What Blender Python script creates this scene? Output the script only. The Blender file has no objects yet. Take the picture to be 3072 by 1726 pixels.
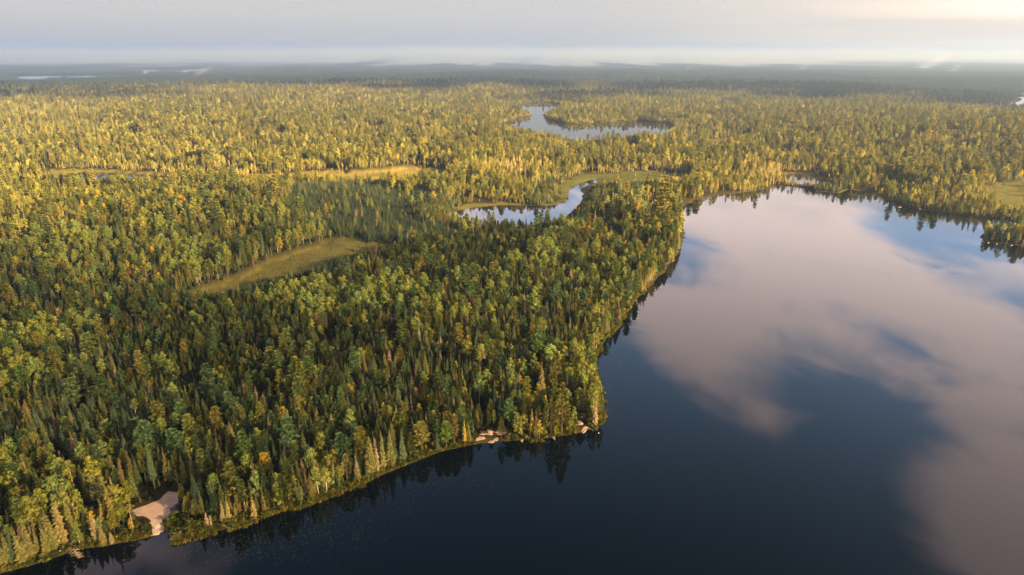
import bpy, math, random
import numpy as np
from mathutils import Vector, Matrix

# ------------------------------------------------------------------ camera, sky, sun, exposure
SC = bpy.context.scene
COL = SC.collection
R = math.radians
CAM_H = 160.0
F_PX = 2049.0                       # focal length in photograph pixels (3072 wide)
PITCH = R(18.8)
SUN_AZ, SUN_EL = R(122), R(17)       # azimuth from +Y towards +X
EXPOSURE = 3.2

cam_d = bpy.data.cameras.new('camera')
cam_d.lens = 36.0 * F_PX / 3072.0
cam_d.sensor_width = 36.0
cam_d.clip_start = 1.0
cam_d.clip_end = 90000.0
cam = bpy.data.objects.new('camera', cam_d)
COL.objects.link(cam)
cam.location = (0, 0, CAM_H)
cam.rotation_euler = (R(90) - PITCH, 0, 0)
SC.camera = cam

def px_dir(x, y):
    """direction of a photograph pixel (3072 x 1726)"""
    a, b = x - 1536.0, 863.0 - y
    c, s = math.cos(PITCH), math.sin(PITCH)
    return np.array([a, b * s + F_PX * c, b * c - F_PX * s])

def ground(x, y, z=0.0):
    """point where the pixel's ray meets the level z"""
    d = px_dir(x, y)
    t = (z - CAM_H) / d[2]
    return np.array([d[0] * t, d[1] * t])

SUN_DIR = Vector((math.sin(SUN_AZ) * math.cos(SUN_EL), math.cos(SUN_AZ) * math.cos(SUN_EL), math.sin(SUN_EL)))
sun_d = bpy.data.lights.new('sun', 'SUN')
sun_d.energy = 5.0
sun_d.angle = R(0.55)
sun_d.color = (1.0, 0.67, 0.30)
sun = bpy.data.objects.new('sun', sun_d)
COL.objects.link(sun)
sun.location = SUN_DIR * 500
sun.rotation_euler = (-SUN_DIR).to_track_quat('-Z', 'Y').to_euler()

vs = SC.view_settings
vs.view_transform = 'Standard'
vs.look = 'None'
vs.exposure = EXPOSURE
vs.gamma = 1.0
vs.use_curve_mapping = False

class NT:
    """small node-tree helper"""
    def __init__(self, tree):
        self.t = tree
        tree.nodes.clear()
    def n(self, kind, **kw):
        nd = self.t.nodes.new(kind)
        for k, v in kw.items():
            setattr(nd, k, v)
        return nd
    def put(self, sock, v):
        if isinstance(v, bpy.types.NodeSocket):
            self.t.links.new(v, sock)
        elif v is not None:
            if sock.type == 'RGBA' and not isinstance(v, (int, float)) and len(v) == 3:
                v = (*v, 1.0)
            sock.default_value = v
    def math(self, op, a, b=None, c=None, clamp=False):
        nd = self.n('ShaderNodeMath', operation=op, use_clamp=clamp)
        for i, v in enumerate((a, b, c)):
            if v is not None:
                self.put(nd.inputs[i], v)
        return nd.outputs[0]
    def mix(self, f, a, b, blend='MIX'):
        nd = self.n('ShaderNodeMix', data_type='RGBA', blend_type=blend)
        self.put(nd.inputs[0], f); self.put(nd.inputs[6], a); self.put(nd.inputs[7], b)
        return nd.outputs[2]
    def step(self, v, a, b):
        nd = self.n('ShaderNodeMapRange', interpolation_type='SMOOTHSTEP', clamp=True)
        self.put(nd.inputs[0], v); self.put(nd.inputs[1], a); self.put(nd.inputs[2], b)
        nd.inputs[3].default_value = 0.0; nd.inputs[4].default_value = 1.0
        return nd.outputs[0]
    def noise(self, vec, scale, detail=4, rough=0.55, dist=0.0):
        nd = self.n('ShaderNodeTexNoise')
        if vec is not None:
            self.put(nd.inputs['Vector'], vec)
        nd.inputs['Scale'].default_value = scale
        nd.inputs['Detail'].default_value = detail
        nd.inputs['Roughness'].default_value = rough
        nd.inputs['Distortion'].default_value = dist
        return nd.outputs[0]
    def xyz(self, x, y, z):
        nd = self.n('ShaderNodeCombineXYZ')
        for i, v in enumerate((x, y, z)):
            self.put(nd.inputs[i], v)
        return nd.outputs[0]

# ---- world: Nishita sky with a broken cloud deck and a low grey stratus bank round the horizon
world = bpy.data.worlds.new('World')
SC.world = world
world.use_nodes = True
W = NT(world.node_tree)
tc = W.n('ShaderNodeTexCoord')
sep = W.n('ShaderNodeSeparateXYZ')
W.put(sep.inputs[0], tc.outputs['Generated'])
dx, dy, dz = sep.outputs
el = W.math('MULTIPLY', W.math('ARCSINE', dz), 180 / math.pi)             # elevation, degrees
az = W.math('MULTIPLY', W.math('ARCTAN2', dx, dy), 180 / math.pi)         # azimuth, degrees, 0 = +Y
sky = W.n('ShaderNodeTexSky', sky_type='NISHITA', sun_disc=False)
sky.sun_elevation = SUN_EL
sky.sun_rotation = SUN_AZ
sky.air_density = 1.0; sky.dust_density = 1.5; sky.ozone_density = 2.0
bg_sky = W.n('ShaderNodeBackground')
W.put(bg_sky.inputs[0], sky.outputs[0]); bg_sky.inputs[1].default_value = 0.05
# cloud deck in plan coordinates (as seen on a flat layer overhead)
den = W.math('ADD', W.math('MAXIMUM', dz, 0.0), 0.10)
plan = W.xyz(W.math('DIVIDE', dx, den), W.math('DIVIDE', dy, den), 0.0)
px_, py_ = W.math('DIVIDE', dx, den), W.math('DIVIDE', dy, den)
along = W.math('MULTIPLY', W.math('SUBTRACT', W.math('MULTIPLY', px_, .48), W.math('MULTIPLY', py_, .88)), .85)
across = W.math('MULTIPLY', W.math('ADD', W.math('MULTIPLY', px_, .88), W.math('MULTIPLY', py_, .48)), 1.35)
lane = W.xyz(along, across, 0.0)
n_big = W.noise(lane, 1.05, 6, 0.58, 0.5)
n_fine = W.noise(lane, 2.3, 8, 0.60, 0.9)
field = W.math('ADD', W.math('MULTIPLY', n_big, 0.76), W.math('MULTIPLY', n_fine, 0.60))
def blob(x, y, sx, sy, tilt, amp):
    """one cloud mass whose reflection the photograph shows at pixel x, y"""
    d = px_dir(x, y); d = d / np.linalg.norm(d); d[2] = -d[2]
    a0 = math.degrees(math.atan2(d[0], d[1])); e0 = math.degrees(math.asin(d[2]))
    u = W.math('SUBTRACT', az, a0); v = W.math('SUBTRACT', el, e0)
    c, s = math.cos(R(tilt)), math.sin(R(tilt))
    p = W.math('ADD', W.math('MULTIPLY', u, c / sx), W.math('MULTIPLY', v, s / sx))
    q = W.math('ADD', W.math('MULTIPLY', u, -s / sy), W.math('MULTIPLY', v, c / sy))
    r2 = W.math('ADD', W.math('MULTIPLY', p, p), W.math('MULTIPLY', q, q))
    g = W.math('POWER', 2.7183, W.math('MULTIPLY', r2, -1.0))
    return W.math('MULTIPLY', g, amp * .8)
BLOBS = [(2400, 640, 12, 3.2, 0, .20), (2600, 830, 9, 2.6, 24, .26), (2100, 1010, 9, 4.0, 10, .24), (2080, 1160, 6, 3.0, 35, .14),
         (2980, 1380, 6, 4.0, 60, .13), (2560, 1010, 12, 2.5, 22, .10), (2860, 1180, 8, 3, 25, .10), (3000, 1660, 7, 3, 30, .10),
         (2620, 690, 5, 1.6, 18, -.22), (2720, 1030, 8, 2.4, 28, -.12), (2480, 1150, 6, 4.0, 0, -.14), (2560, 1420, 8, 5, 0, -.06), (2330, 1330, 5, 3, 20, .14), (2750, 1500, 6, 3, 30, .12),
         (1720, 1560, 15, 10, 0, -.60), (2300, 1560, 9, 7, 0, -.22), (1150, 1640, 14, 8, 0, -.5), (2140, 960, 7, 3, 15, .12), (2720, 1000, 7, 2.0, 25, -.05), (2950, 760, 6, 2.4, 0, -.04)]
total = W.math('SUBTRACT', field, 0.175)
for b in BLOBS:
    total = W.math('ADD', total, blob(*b))
cover = W.step(total, 0.42, 0.66)
low = W.step(el, 45.0, 8.0)                                                # clouds brighten and warm towards the horizon
c_high = W.mix(low, (0.225, 0.160, 0.168), (0.37, 0.285, 0.255))
sundot = W.n('ShaderNodeVectorMath', operation='DOT_PRODUCT')
W.put(sundot.inputs[0], tc.outputs['Generated']); sundot.inputs[1].default_value = SUN_DIR
sd_ = sundot.outputs['Value']
glow = W.step(sd_, 0.35, 1.0)
c_cloud = W.mix(W.math('MULTIPLY', glow, 0.5), c_high, (0.3260, 0.2508, 0.1855))
bg_cloud = W.n('ShaderNodeBackground')
W.put(bg_cloud.inputs[0], c_cloud); bg_cloud.inputs[1].default_value = 1.0
# slate tone added over the clear sky, darkening what the lake mirrors
bg_veil = W.n('ShaderNodeBackground'); W.put(bg_veil.inputs[0], W.mix(low, (0.0004, 0.006, 0.016), (0.100, 0.155, 0.245))); bg_veil.inputs[1].default_value = 1.0
m0 = W.n('ShaderNodeMixShader'); m0.inputs[0].default_value = 0.95
W.put(m0.inputs[1], bg_sky.outputs[0]); W.put(m0.inputs[2], bg_veil.outputs[0])
m1 = W.n('ShaderNodeMixShader')
W.put(m1.inputs[0], W.math('MULTIPLY', cover, 0.92)); W.put(m1.inputs[1], m0.outputs[0]); W.put(m1.inputs[2], bg_cloud.outputs[0])
# stratus bank round the horizon: smooth grey, streaky, warm and bright towards the sun
streak_v = W.xyz(W.math('MULTIPLY', az, 0.035), W.math('ADD', W.math('MULTIPLY', el, 0.55), W.math('MULTIPLY', az, 0.018)), 0.0)
streak = W.noise(streak_v, 1.0, 4, 0.5, 0.3)
warm = W.math('MULTIPLY', W.step(az, 4.0, 40.0), W.math('ADD', 0.40, W.math('MULTIPLY', W.step(streak, 0.25, 0.60), 0.6)))
warm = W.math('MULTIPLY', warm, W.step(az, 150.0, 110.0))
grey = W.mix(W.step(el, -0.2, 3.5), (0.0577, 0.0538, 0.0515), (0.0747, 0.0700, 0.0653))
grey = W.mix(W.math('MULTIPLY', W.math('SUBTRACT', streak, 0.4), 0.35, clamp=True), grey, (0.0785, 0.0766, 0.0752))
c_str = W.mix(warm, grey, (0.1428, 0.1113, 0.0836))
core = W.math('MULTIPLY', W.math('MULTIPLY', W.step(az, 22.0, 48.0), W.step(az, 150.0, 110.0)), W.math('MULTIPLY', W.step(el, 0.6, 2.6), W.step(streak, 0.35, 0.6)))
c_str = W.mix(core, c_str, (0.1618, 0.1460, 0.1269))
bg_str = W.n('ShaderNodeBackground')
W.put(bg_str.inputs[0], c_str); bg_str.inputs[1].default_value = 1.0
m2 = W.n('ShaderNodeMixShader')
W.put(m2.inputs[0], W.step(W.math('ADD', el, W.math('MULTIPLY', W.math('SUBTRACT', n_fine, 0.5), 6.0)), 13.0, 6.0))
W.put(m2.inputs[1], m1.outputs[0]); W.put(m2.inputs[2], bg_str.outputs[0])
wo = W.n('ShaderNodeOutputWorld')
W.put(wo.inputs[0], m2.outputs[0])

cy = SC.cycles
cy.max_bounces = 4; cy.diffuse_bounces = 2; cy.glossy_bounces = 2; cy.transmission_bounces = 2
cy.transparent_max_bounces = 48; cy.volume_bounces = 0
cy.use_denoising = True
cy.use_adaptive_sampling = True
cy.adaptive_threshold = 0.006
cy.sample_clamp_indirect = 4.0

# ------------------------------------------------------------------ helpers
rng = np.random.default_rng(7)
random.seed(7)

def tag(o, label=None, cat=None, group=None, kind=None):
    if label: o['label'] = label
    if cat: o['category'] = cat
    if group: o['group'] = group
    if kind: o['kind'] = kind
    return o

def link(o, parent=None):
    COL.objects.link(o)
    if parent is not None:
        o.parent = parent
    return o

def empty(name, loc, rz=0.0, scale=None):
    o = bpy.data.objects.new(name, None)
    o.empty_display_size = 0.5
    o.location = loc; o.rotation_euler = (0, 0, rz)
    if scale is not None: o.scale = scale
    COL.objects.link(o)
    return o

class MB:
    """collects faces; every face carries a brightness value lv and a material slot"""
    def __init__(self):
        self.v, self.f, self.lv, self.m = [], [], [], []
    def face(self, pts, lv=1.0, m=0):
        i = len(self.v)
        self.v.extend(pts); self.f.append(tuple(range(i, i + len(pts)))); self.lv.append(lv); self.m.append(m)
    def add(self, vs_, fs_, lv=1.0, m=0):
        i = len(self.v)
        self.v.extend(vs_)
        for f in fs_:
            self.f.append(tuple(i + k for k in f)); self.lv.append(lv); self.m.append(m)
    def tube(self, pts, rad, n=5, lv=1.0, m=0, cap=True):
        base = len(self.v)
        for k, p in enumerate(pts):
            p = Vector(p)
            a = Vector(pts[max(k - 1, 0)]); b = Vector(pts[min(k + 1, len(pts) - 1)])
            d = (b - a).normalized()
            u = d.cross(Vector((0, 0, 1)) if abs(d.z) < 0.9 else Vector((1, 0, 0))).normalized()
            w = d.cross(u)
            for j in range(n):
                t = 2 * math.pi * j / n
                self.v.append(tuple(p + (u * math.cos(t) + w * math.sin(t)) * rad[k]))
        for k in range(len(pts) - 1):
            for j in range(n):
                a = base + k * n + j; b = base + k * n + (j + 1) % n
                self.f.append((a, b, b + n, a + n)); self.lv.append(lv); self.m.append(m)
        if cap:
            self.f.append(tuple(base + (len(pts) - 1) * n + j for j in range(n))); self.lv.append(lv); self.m.append(m)
            self.f.append(tuple(base + j for j in reversed(range(n)))); self.lv.append(lv); self.m.append(m)
    def box(self, c, s, lv=1.0, m=0):
        x, y, z = c; a, b, d = s[0] / 2, s[1] / 2, s[2] / 2
        vs_ = [(x + i * a, y + j * b, z + k * d) for k in (-1, 1) for j in (-1, 1) for i in (-1, 1)]
        self.add(vs_, [(0, 2, 3, 1), (4, 5, 7, 6), (0, 1, 5, 4), (2, 6, 7, 3), (0, 4, 6, 2), (1, 3, 7, 5)], lv, m)
    def mesh(self, name, mats, smooth=False):
        me = bpy.data.meshes.new(name)
        me.from_pydata([tuple(map(float, p)) for p in self.v], [], self.f)
        for mt in mats:
            me.materials.append(mt)
        if len(mats) > 1:
            me.polygons.foreach_set('material_index', self.m)
        at = me.attributes.new('lv', 'FLOAT', 'FACE')
        at.data.foreach_set('value', np.array(self.lv, dtype=np.float32))
        if smooth:
            me.polygons.foreach_set('use_smooth', [True] * len(self.f))
        me.update()
        return me
    def build(self, name, mats, parent=None, smooth=False):
        if not isinstance(mats, (list, tuple)): mats = [mats]
        o = bpy.data.objects.new(name, self.mesh(name, mats, smooth))
        return link(o, parent)

def np_mesh(name, verts, faces, mats):
    me = bpy.data.meshes.new(name)
    nv, nf, k = len(verts), len(faces), faces.shape[1]
    me.vertices.add(nv); me.vertices.foreach_set('co', np.asarray(verts, np.float32).ravel())
    me.loops.add(nf * k); me.loops.foreach_set('vertex_index', np.asarray(faces, np.int32).ravel())
    me.polygons.add(nf); me.polygons.foreach_set('loop_start', np.arange(0, nf * k, k, dtype=np.int32))
    for m in mats: me.materials.append(m)
    me.update(calc_edges=True)
    me.validate()
    return me

_perm = np.random.default_rng(3).random((256, 256))
def vnoise(x, y):
    xi = np.floor(x).astype(int); yi = np.floor(y).astype(int)
    fx = x - xi; fy = y - yi
    fx = fx * fx * (3 - 2 * fx); fy = fy * fy * (3 - 2 * fy)
    g = lambda a, b: _perm[a & 255, b & 255]
    return (g(xi, yi) * (1 - fx) + g(xi + 1, yi) * fx) * (1 - fy) + (g(xi, yi + 1) * (1 - fx) + g(xi + 1, yi + 1) * fx) * fy
def fbm(x, y, s, octv=4, ox=0.0):
    t = np.zeros_like(x, dtype=float); a = 1.0; tot = 0
    x = x / s + ox; y = y / s + ox * 1.7
    for _ in range(octv):
        t += a * vnoise(x, y); tot += a
        x = x * 2.03 + 11.3; y = y * 2.03 + 7.7; a *= 0.5
    return t / tot
def sstep(v, a, b):
    t = np.clip((v - a) / (b - a), 0, 1)
    return t * t * (3 - 2 * t)
def inside(poly, x, y):
    c = np.zeros(x.shape, bool)
    n = len(poly)
    for i in range(n):
        x1, y1 = poly[i]; x2, y2 = poly[(i + 1) % n]
        if y1 == y2: continue
        c ^= ((y1 > y) != (y2 > y)) & (x < (x2 - x1) * (y - y1) / (y2 - y1) + x1)
    return c
def edge_dist(poly, x, y):
    d = np.full(x.shape, 1e12)
    n = len(poly)
    for i in range(n):
        x1, y1 = poly[i]; x2, y2 = poly[(i + 1) % n]
        ex, ey = x2 - x1, y2 - y1
        L = ex * ex + ey * ey + 1e-9
        t = np.clip(((x - x1) * ex + (y - y1) * ey) / L, 0, 1)
        d = np.minimum(d, (x - x1 - t * ex) ** 2 + (y - y1 - t * ey) ** 2)
    return np.sqrt(d)
def rough(poly, step, amp, seed):
    """subdivide a shoreline and give it small irregular bays"""
    out = []
    r = np.random.default_rng(seed)
    n = len(poly)
    for i in range(n):
        a = np.array(poly[i]); b = np.array(poly[(i + 1) % n])
        L = np.linalg.norm(b - a); k = max(1, min(14, int(L / step)))
        nn = np.array([-(b - a)[1], (b - a)[0]]) / max(L, 1e-6)
        for j in range(k):
            p = a + (b - a) * j / k
            out.append(p + nn * r.normal(0, amp) * (0 if j == 0 else 1))
    return out

# ------------------------------------------------------------------ materials
def material(name, base=(0.5, 0.5, 0.5), rough_=0.8, spec=0.3, metal=0.0):
    m = bpy.data.materials.new(name); m.use_nodes = True
    T = NT(m.node_tree)
    b = T.n('ShaderNodeBsdfPrincipled'); o = T.n('ShaderNodeOutputMaterial')
    T.put(b.inputs['Base Color'], base); b.inputs['Roughness'].default_value = rough_
    b.inputs['Specular IOR Level'].default_value = spec; b.inputs['Metallic'].default_value = metal
    T.put(o.inputs[0], b.outputs[0])
    return m, T, b

def foliage(name, transl=0.35, var=0.45):
    m = bpy.data.materials.new(name); m.use_nodes = True
    T = NT(m.node_tree)
    at = T.n('ShaderNodeAttribute', attribute_type='INSTANCER', attribute_name='tint')
    lv = T.n('ShaderNodeAttribute', attribute_type='GEOMETRY', attribute_name='lv')
    geo = T.n('ShaderNodeTexCoord')
    nz = T.noise(geo.outputs['Object'], 0.55, 2, 0.5)
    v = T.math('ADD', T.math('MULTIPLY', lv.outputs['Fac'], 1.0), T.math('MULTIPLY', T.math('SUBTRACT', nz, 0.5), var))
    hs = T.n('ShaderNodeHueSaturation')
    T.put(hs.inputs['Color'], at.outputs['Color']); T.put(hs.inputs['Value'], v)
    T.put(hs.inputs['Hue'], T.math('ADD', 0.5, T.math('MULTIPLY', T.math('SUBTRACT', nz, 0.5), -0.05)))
    d = T.n('ShaderNodeBsdfDiffuse'); t = T.n('ShaderNodeBsdfTranslucent'); mx = T.n('ShaderNodeMixShader')
    T.put(d.inputs[0], hs.outputs[0])
    T.put(t.inputs[0], T.mix(1.0, hs.outputs[0], (1.25, 1.15, 0.55), 'MULTIPLY'))
    mx.inputs[0].default_value = transl
    T.put(mx.inputs[1], d.outputs[0]); T.put(mx.inputs[2], t.outputs[0])
    o = T.n('ShaderNodeOutputMaterial'); T.put(o.inputs[0], mx.outputs[0])
    return m

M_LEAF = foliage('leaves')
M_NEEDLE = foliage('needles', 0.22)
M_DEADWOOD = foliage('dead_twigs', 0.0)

def bark(name, a, b, sc):
    m, T, s = material(name, a, 0.95, 0.1)
    g = T.n('ShaderNodeTexCoord')
    T.put(s.inputs['Base Color'], T.mix(T.noise(g.outputs['Object'], sc, 3), a, b))
    return m
M_BARK = bark('bark', (0.035, 0.026, 0.019), (0.09, 0.07, 0.05), 2.0)
M_PALEBARK = bark('pale_bark', (0.20, 0.18, 0.13), (0.36, 0.32, 0.25), 1.5)
M_GREYWOOD = bark('weathered_wood', (0.26, 0.19, 0.13), (0.42, 0.33, 0.24), 1.2)

# ------------------------------------------------------------------ plan of the place (pixels -> level ground)
def G(pts, z=0.0):
    return [ground(x, y, z) for x, y in pts]

lake_px = [(-700, 1880), (-250, 1790), (-60, 1738), (60, 1706), (150, 1680), (215, 1655), (262, 1645), (300, 1642), (360, 1630), (420, 1620), (452, 1608),
           (475, 1603), (497, 1592), (515, 1612), (535, 1622), (575, 1612), (640, 1596), (712, 1580), (780, 1560), (860, 1530), (930, 1510), (985, 1485),
           (1040, 1472), (1090, 1456), (1140, 1428), (1215, 1398), (1270, 1376), (1320, 1356), (1390, 1340), (1440, 1331), (1500, 1326), (1560, 1321),
           (1620, 1318), (1680, 1309), (1735, 1300), (1775, 1286), (1800, 1260), (1808, 1225), (1806, 1180), (1794, 1135), (1776, 1092), (1782, 1066),
           (1812, 1028), (1860, 962), (1905, 905), (1952, 858), (2003, 803), (2040, 755), (2052, 705), (2050, 655), (2046, 622), (2078, 603), (2148, 588),
           (2232, 578), (2305, 566), (2330, 556), (2390, 562), (2450, 575), (2520, 580), (2545, 570), (2615, 574), (2665, 606), (2745, 627),
           (2865, 642), (2960, 655), (3060, 672), (3200, 684), (3330, 700), (3330, 722), (3200, 716), (3072, 706), (2990, 700), (2945, 704), (2938, 712),
           (2950, 722), (3000, 730), (3072, 738), (3200, 750), (3500, 780), (3900, 800), (4600, 860)]
LAKE = G(lake_px) + [np.array(p) for p in ((900., 250.), (980., -200.), (700., -700.), (-200., -900.), (-600., -500.), (-500., -60.))]
pond_px = [(1361, 634), (1415, 624), (1468, 619), (1531, 616), (1622, 619), (1663, 616), (1696, 608), (1706, 597), (1702, 585), (1710, 568), (1728, 556),
           (1752, 547), (1775, 540), (1800, 538), (1812, 541), (1790, 548), (1768, 553), (1742, 566), (1752, 582), (1748, 597), (1732, 617), (1706, 643), (1668, 670), (1600, 691),
           (1550, 697), (1480, 693), (1425, 679), (1382, 655)]
far_px = [(1480, 384), (1530, 362), (1562, 352), (1592, 350), (1590, 342), (1566, 334), (1562, 324), (1498, 330), (1492, 326), (1565, 313), (1590, 309),
          (1640, 309), (1690, 317), (1672, 328), (1650, 338), (1634, 350), (1644, 360), (1700, 372), (1745, 376), (1800, 370), (1850, 366),
          (1920, 363), (1990, 369), (2025, 384), (1990, 412), (1880, 425), (1800, 431), (1740, 433), (1680, 426), (1630, 413), (1580, 402), (1520, 394)]
WATER = [('lake', rough(LAKE, 6, 1.1, 1)), ('pond', rough(G(pond_px), 12, 1.4, 2)), ('far_lake', rough(G(far_px), 40, 5, 3)),
         ('marsh_pool', G([(2335, 526), (2380, 523), (2430, 530), (2462, 546), (2445, 556), (2400, 553), (2355, 543)])),
         ('beaver_pond', G([(205, 520), (260, 517), (370, 521), (470, 526), (560, 527), (560, 533), (470, 535), (400, 538), (300, 539), (210, 532)])),
         ('distant_lake', G([(43, 225.5), (100, 224), (186, 224.5), (186, 233), (150, 238), (98, 246), (60, 243)])),
         ('distant_lake', G([(198, 224.5), (260, 224), (300, 225.5), (400, 225), (402, 233), (330, 236), (280, 238), (205, 238)])),
         ('distant_lake', G([(408, 208), (440, 207.5), (486, 209.5), (486, 216), (452, 219), (440, 227), (420, 223), (424, 214)])),
         ('distant_lake', G([(518, 211), (560, 206.5), (645, 204.5), (700, 201.5), (700, 208), (640, 211), (580, 218), (535, 222)])),
         ('distant_lake', G([(2160, 299), (2180, 297), (2200, 299), (2205, 314), (2170, 314)])),
         ('distant_lake', G([(3020, 318), (3040, 312), (3054, 298), (3050, 290), (3065, 288), (3100, 284), (3100, 300), (3072, 308), (3060, 326), (3030, 330)]))]
MEADOWS = [  # outline in pixels, colour class
    (G([(760, 528), (880, 522), (1010, 520), (1130, 522), (1210, 512), (1270, 510), (1350, 522), (1340, 542), (1200, 548), (1100, 551), (960, 552), (780, 550)]), 1.0),
    (G([(1690, 600), (1680, 575), (1700, 545), (1740, 528), (1850, 519), (1960, 516), (2060, 526), (2030, 548), (1920, 556), (1830, 548), (1790, 560), (1770, 575), (1775, 600), (1740, 625), (1700, 625)]), 0.0),
    (G([(690, 858), (770, 820), (860, 782), (950, 744), (1040, 722), (1110, 728), (1180, 740), (1140, 766), (1050, 790), (950, 822), (860, 856), (750, 886), (630, 910), (560, 908)]), 0.42),
    (G([(2915, 590), (2940, 566), (2975, 560), (3040, 556), (3120, 552), (3250, 556), (3250, 632), (3072, 632), (2990, 626), (2920, 612)]), 0.2),
    (G([(2110, 432), (2130, 420), (2190, 414), (2245, 412), (2240, 432), (2180, 442), (2120, 450)]), 0.5),
    (G([(905, 1062), (950, 1045), (1010, 1040), (1030, 1056), (970, 1074)]), 0.15),
    (G([(545, 1180), (580, 1165), (620, 1168), (620, 1186), (570, 1200)]), 0.15),
    (G([(1340, 640), (1400, 618), (1500, 610), (1620, 615), (1690, 606), (1660, 620), (1500, 622), (1400, 632), (1370, 645)]), 0.25),
    (G([(2330, 520), (2440, 520), (2480, 545), (2460, 560), (2380, 550)]), 0.5),
    (G([(2510, 585), (2560, 568), (2640, 572), (2640, 580), (2560, 588)]), 0.45),
    (G([(150, 512), (300, 512), (560, 522), (560, 556), (300, 556), (150, 545)]), 0.5),
]
LOT = G([(398, 1537), (440, 1522), (475, 1508), (492, 1492), (506, 1480), (536, 1484), (548, 1500), (540, 1530), (526, 1545), (500, 1556), (487, 1564), (488, 1576),
         (496, 1583), (492, 1594), (478, 1600), (458, 1606), (455, 1590), (453, 1566), (440, 1558), (405, 1553), (380, 1548)])
ROAD = G([(390, 1552), (340, 1560), (280, 1556), (235, 1535), (190, 1525), (150, 1500), (172, 1497), (205, 1508), (250, 1520), (300, 1538), (345, 1540), (392, 1536)])
ROAD2 = G([(185, 1435), (180, 1405), (176, 1370), (188, 1372), (200, 1405), (206, 1430)])
OUTCROPS = [G([(1410, 1326), (1440, 1296), (1462, 1288), (1492, 1284), (1524, 1290), (1526, 1305), (1500, 1318), (1480, 1332), (1440, 1334)]),
            G([(1725, 1298), (1728, 1270), (1740, 1252), (1752, 1262), (1770, 1282), (1768, 1292), (1742, 1302)])]

# ------------------------------------------------------------------ terrain on a polar grid round the camera's foot
ang = np.concatenate([np.linspace(-180, -48, 60, endpoint=False), np.linspace(-48, 48, 440, endpoint=False), np.linspace(48, 180, 60, endpoint=False)])
rad = np.concatenate([[0.0, 40.0], np.geomspace(80.0, 45000.0, 620)])
AA, RR = np.meshgrid(np.radians(ang), rad)
TX, TY = RR * np.sin(AA), RR * np.cos(AA)

def plan_fields(x, y):
    """signed distance to water (positive on land) and meadow code"""
    sd = np.full(x.shape, 1e6)
    for nm, poly in WATER:
        cx = np.array(poly)
        lo, hi = cx.min(0), cx.max(0); pad = max(1500.0, 0.6 * np.linalg.norm(hi - lo))
        m = (x > lo[0] - pad) & (x < hi[0] + pad) & (y > lo[1] - pad) & (y < hi[1] + pad)
        if not m.any(): continue
        d = edge_dist(poly, x[m], y[m])
        d = np.where(inside(poly, x[m], y[m]), -d, d)
        sd[m] = np.minimum(sd[m], d)
    return sd
SD = plan_fields(TX, TY)
MEAD = np.zeros_like(SD); MCOL = np.zeros_like(SD)
wob = (fbm(TX, TY, 14, 3) - 0.5)
for poly, c in MEADOWS:
    cx = np.array(poly); lo, hi = cx.min(0) - 60, cx.max(0) + 60
    m = (TX > lo[0]) & (TX < hi[0]) & (TY > lo[1]) & (TY < hi[1])
    d = edge_dist(poly, TX[m], TY[m]); d = np.where(inside(poly, TX[m], TY[m]), d, -d)
    s = sstep(d + wob[m] * np.where(RR[m] > 700, 34, 24), -2.0, 3.0)
    up = s > MEAD[m]
    a = MEAD[m]; a[up] = s[up]; MEAD[m] = a
    b = MCOL[m]; b[up] = c; MCOL[m] = b
MEAD *= (SD > 0)
FLAT = np.full_like(SD, 1e6)
for poly in (LOT, ROAD):
    m = RR < 600
    d = edge_dist(poly, TX[m], TY[m]); d = np.where(inside(poly, TX[m], TY[m]), 0, d)
    FLAT[m] = np.minimum(FLAT[m], d)
bank = 0.12 + 0.95 * sstep(SD, 0.5, 14) + 1.2 * sstep(SD, 8, 60)
hillamp = np.interp(RR, [0, 300, 900, 2000, 3500, 8000, 20000], [3.0, 6.0, 12.0, 24.0, 26.0, 14.0, 14.0])
hills = hillamp * np.clip(fbm(TX, TY, 520, 4, 5.1) * 2.1 - 0.55, 0, 2)
far_h = hillamp * 0.5 * np.clip(fbm(TX, TY, 1900, 3, 2.2) * 2.2 - 0.7, 0, 2)
damp = sstep(SD, np.minimum(0.06 * RR + 4, 200), np.minimum(0.40 * RR + 40, 900)) * (1 - 0.9 * sstep(MEAD, 0, 0.5))
H = np.where(SD > 0, bank + (hills + far_h) * damp + 0.5 * (fbm(TX, TY, 9, 3, 8.8) - 0.5) * sstep(SD, 2, 12), np.maximum(SD * 0.35, -4.0))
calm = sstep(FLAT, 1.0, 9.0)
H = np.where(FLAT < 9, np.where(SD > 0, (0.10 + 0.75 * sstep(SD, 0, 12)) * (1 - calm) + H * calm, H), H)
H[RR < 1] = -4.0
H[SD < -30] = -4.0

def gidx(x, y):
    r = np.hypot(x, y); a = np.degrees(np.arctan2(x, y))
    i = np.clip(np.searchsorted(rad, r) - 1, 0, len(rad) - 2)
    j = np.clip(np.searchsorted(ang, a, side='right') - 1, 0, len(ang) - 2)
    u = np.clip((r - rad[i]) / (rad[i + 1] - rad[i]), 0, 1); v = np.clip((a - ang[j]) / (ang[j + 1] - ang[j]), 0, 1)
    return i, j, u, v
def samp(A, x, y):
    i, j, u, v = gidx(np.asarray(x, float), np.asarray(y, float))
    return (A[i, j] * (1 - u) + A[i + 1, j] * u) * (1 - v) + (A[i, j + 1] * (1 - u) + A[i + 1, j + 1] * u) * v

nr, na = TX.shape
idx = np.arange(nr * na).reshape(nr, na)
nxt = np.roll(idx, -1, axis=1)
quads = np.stack([idx[:-1], idx[1:], nxt[1:], nxt[:-1]], -1).reshape(-1, 4)

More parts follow.
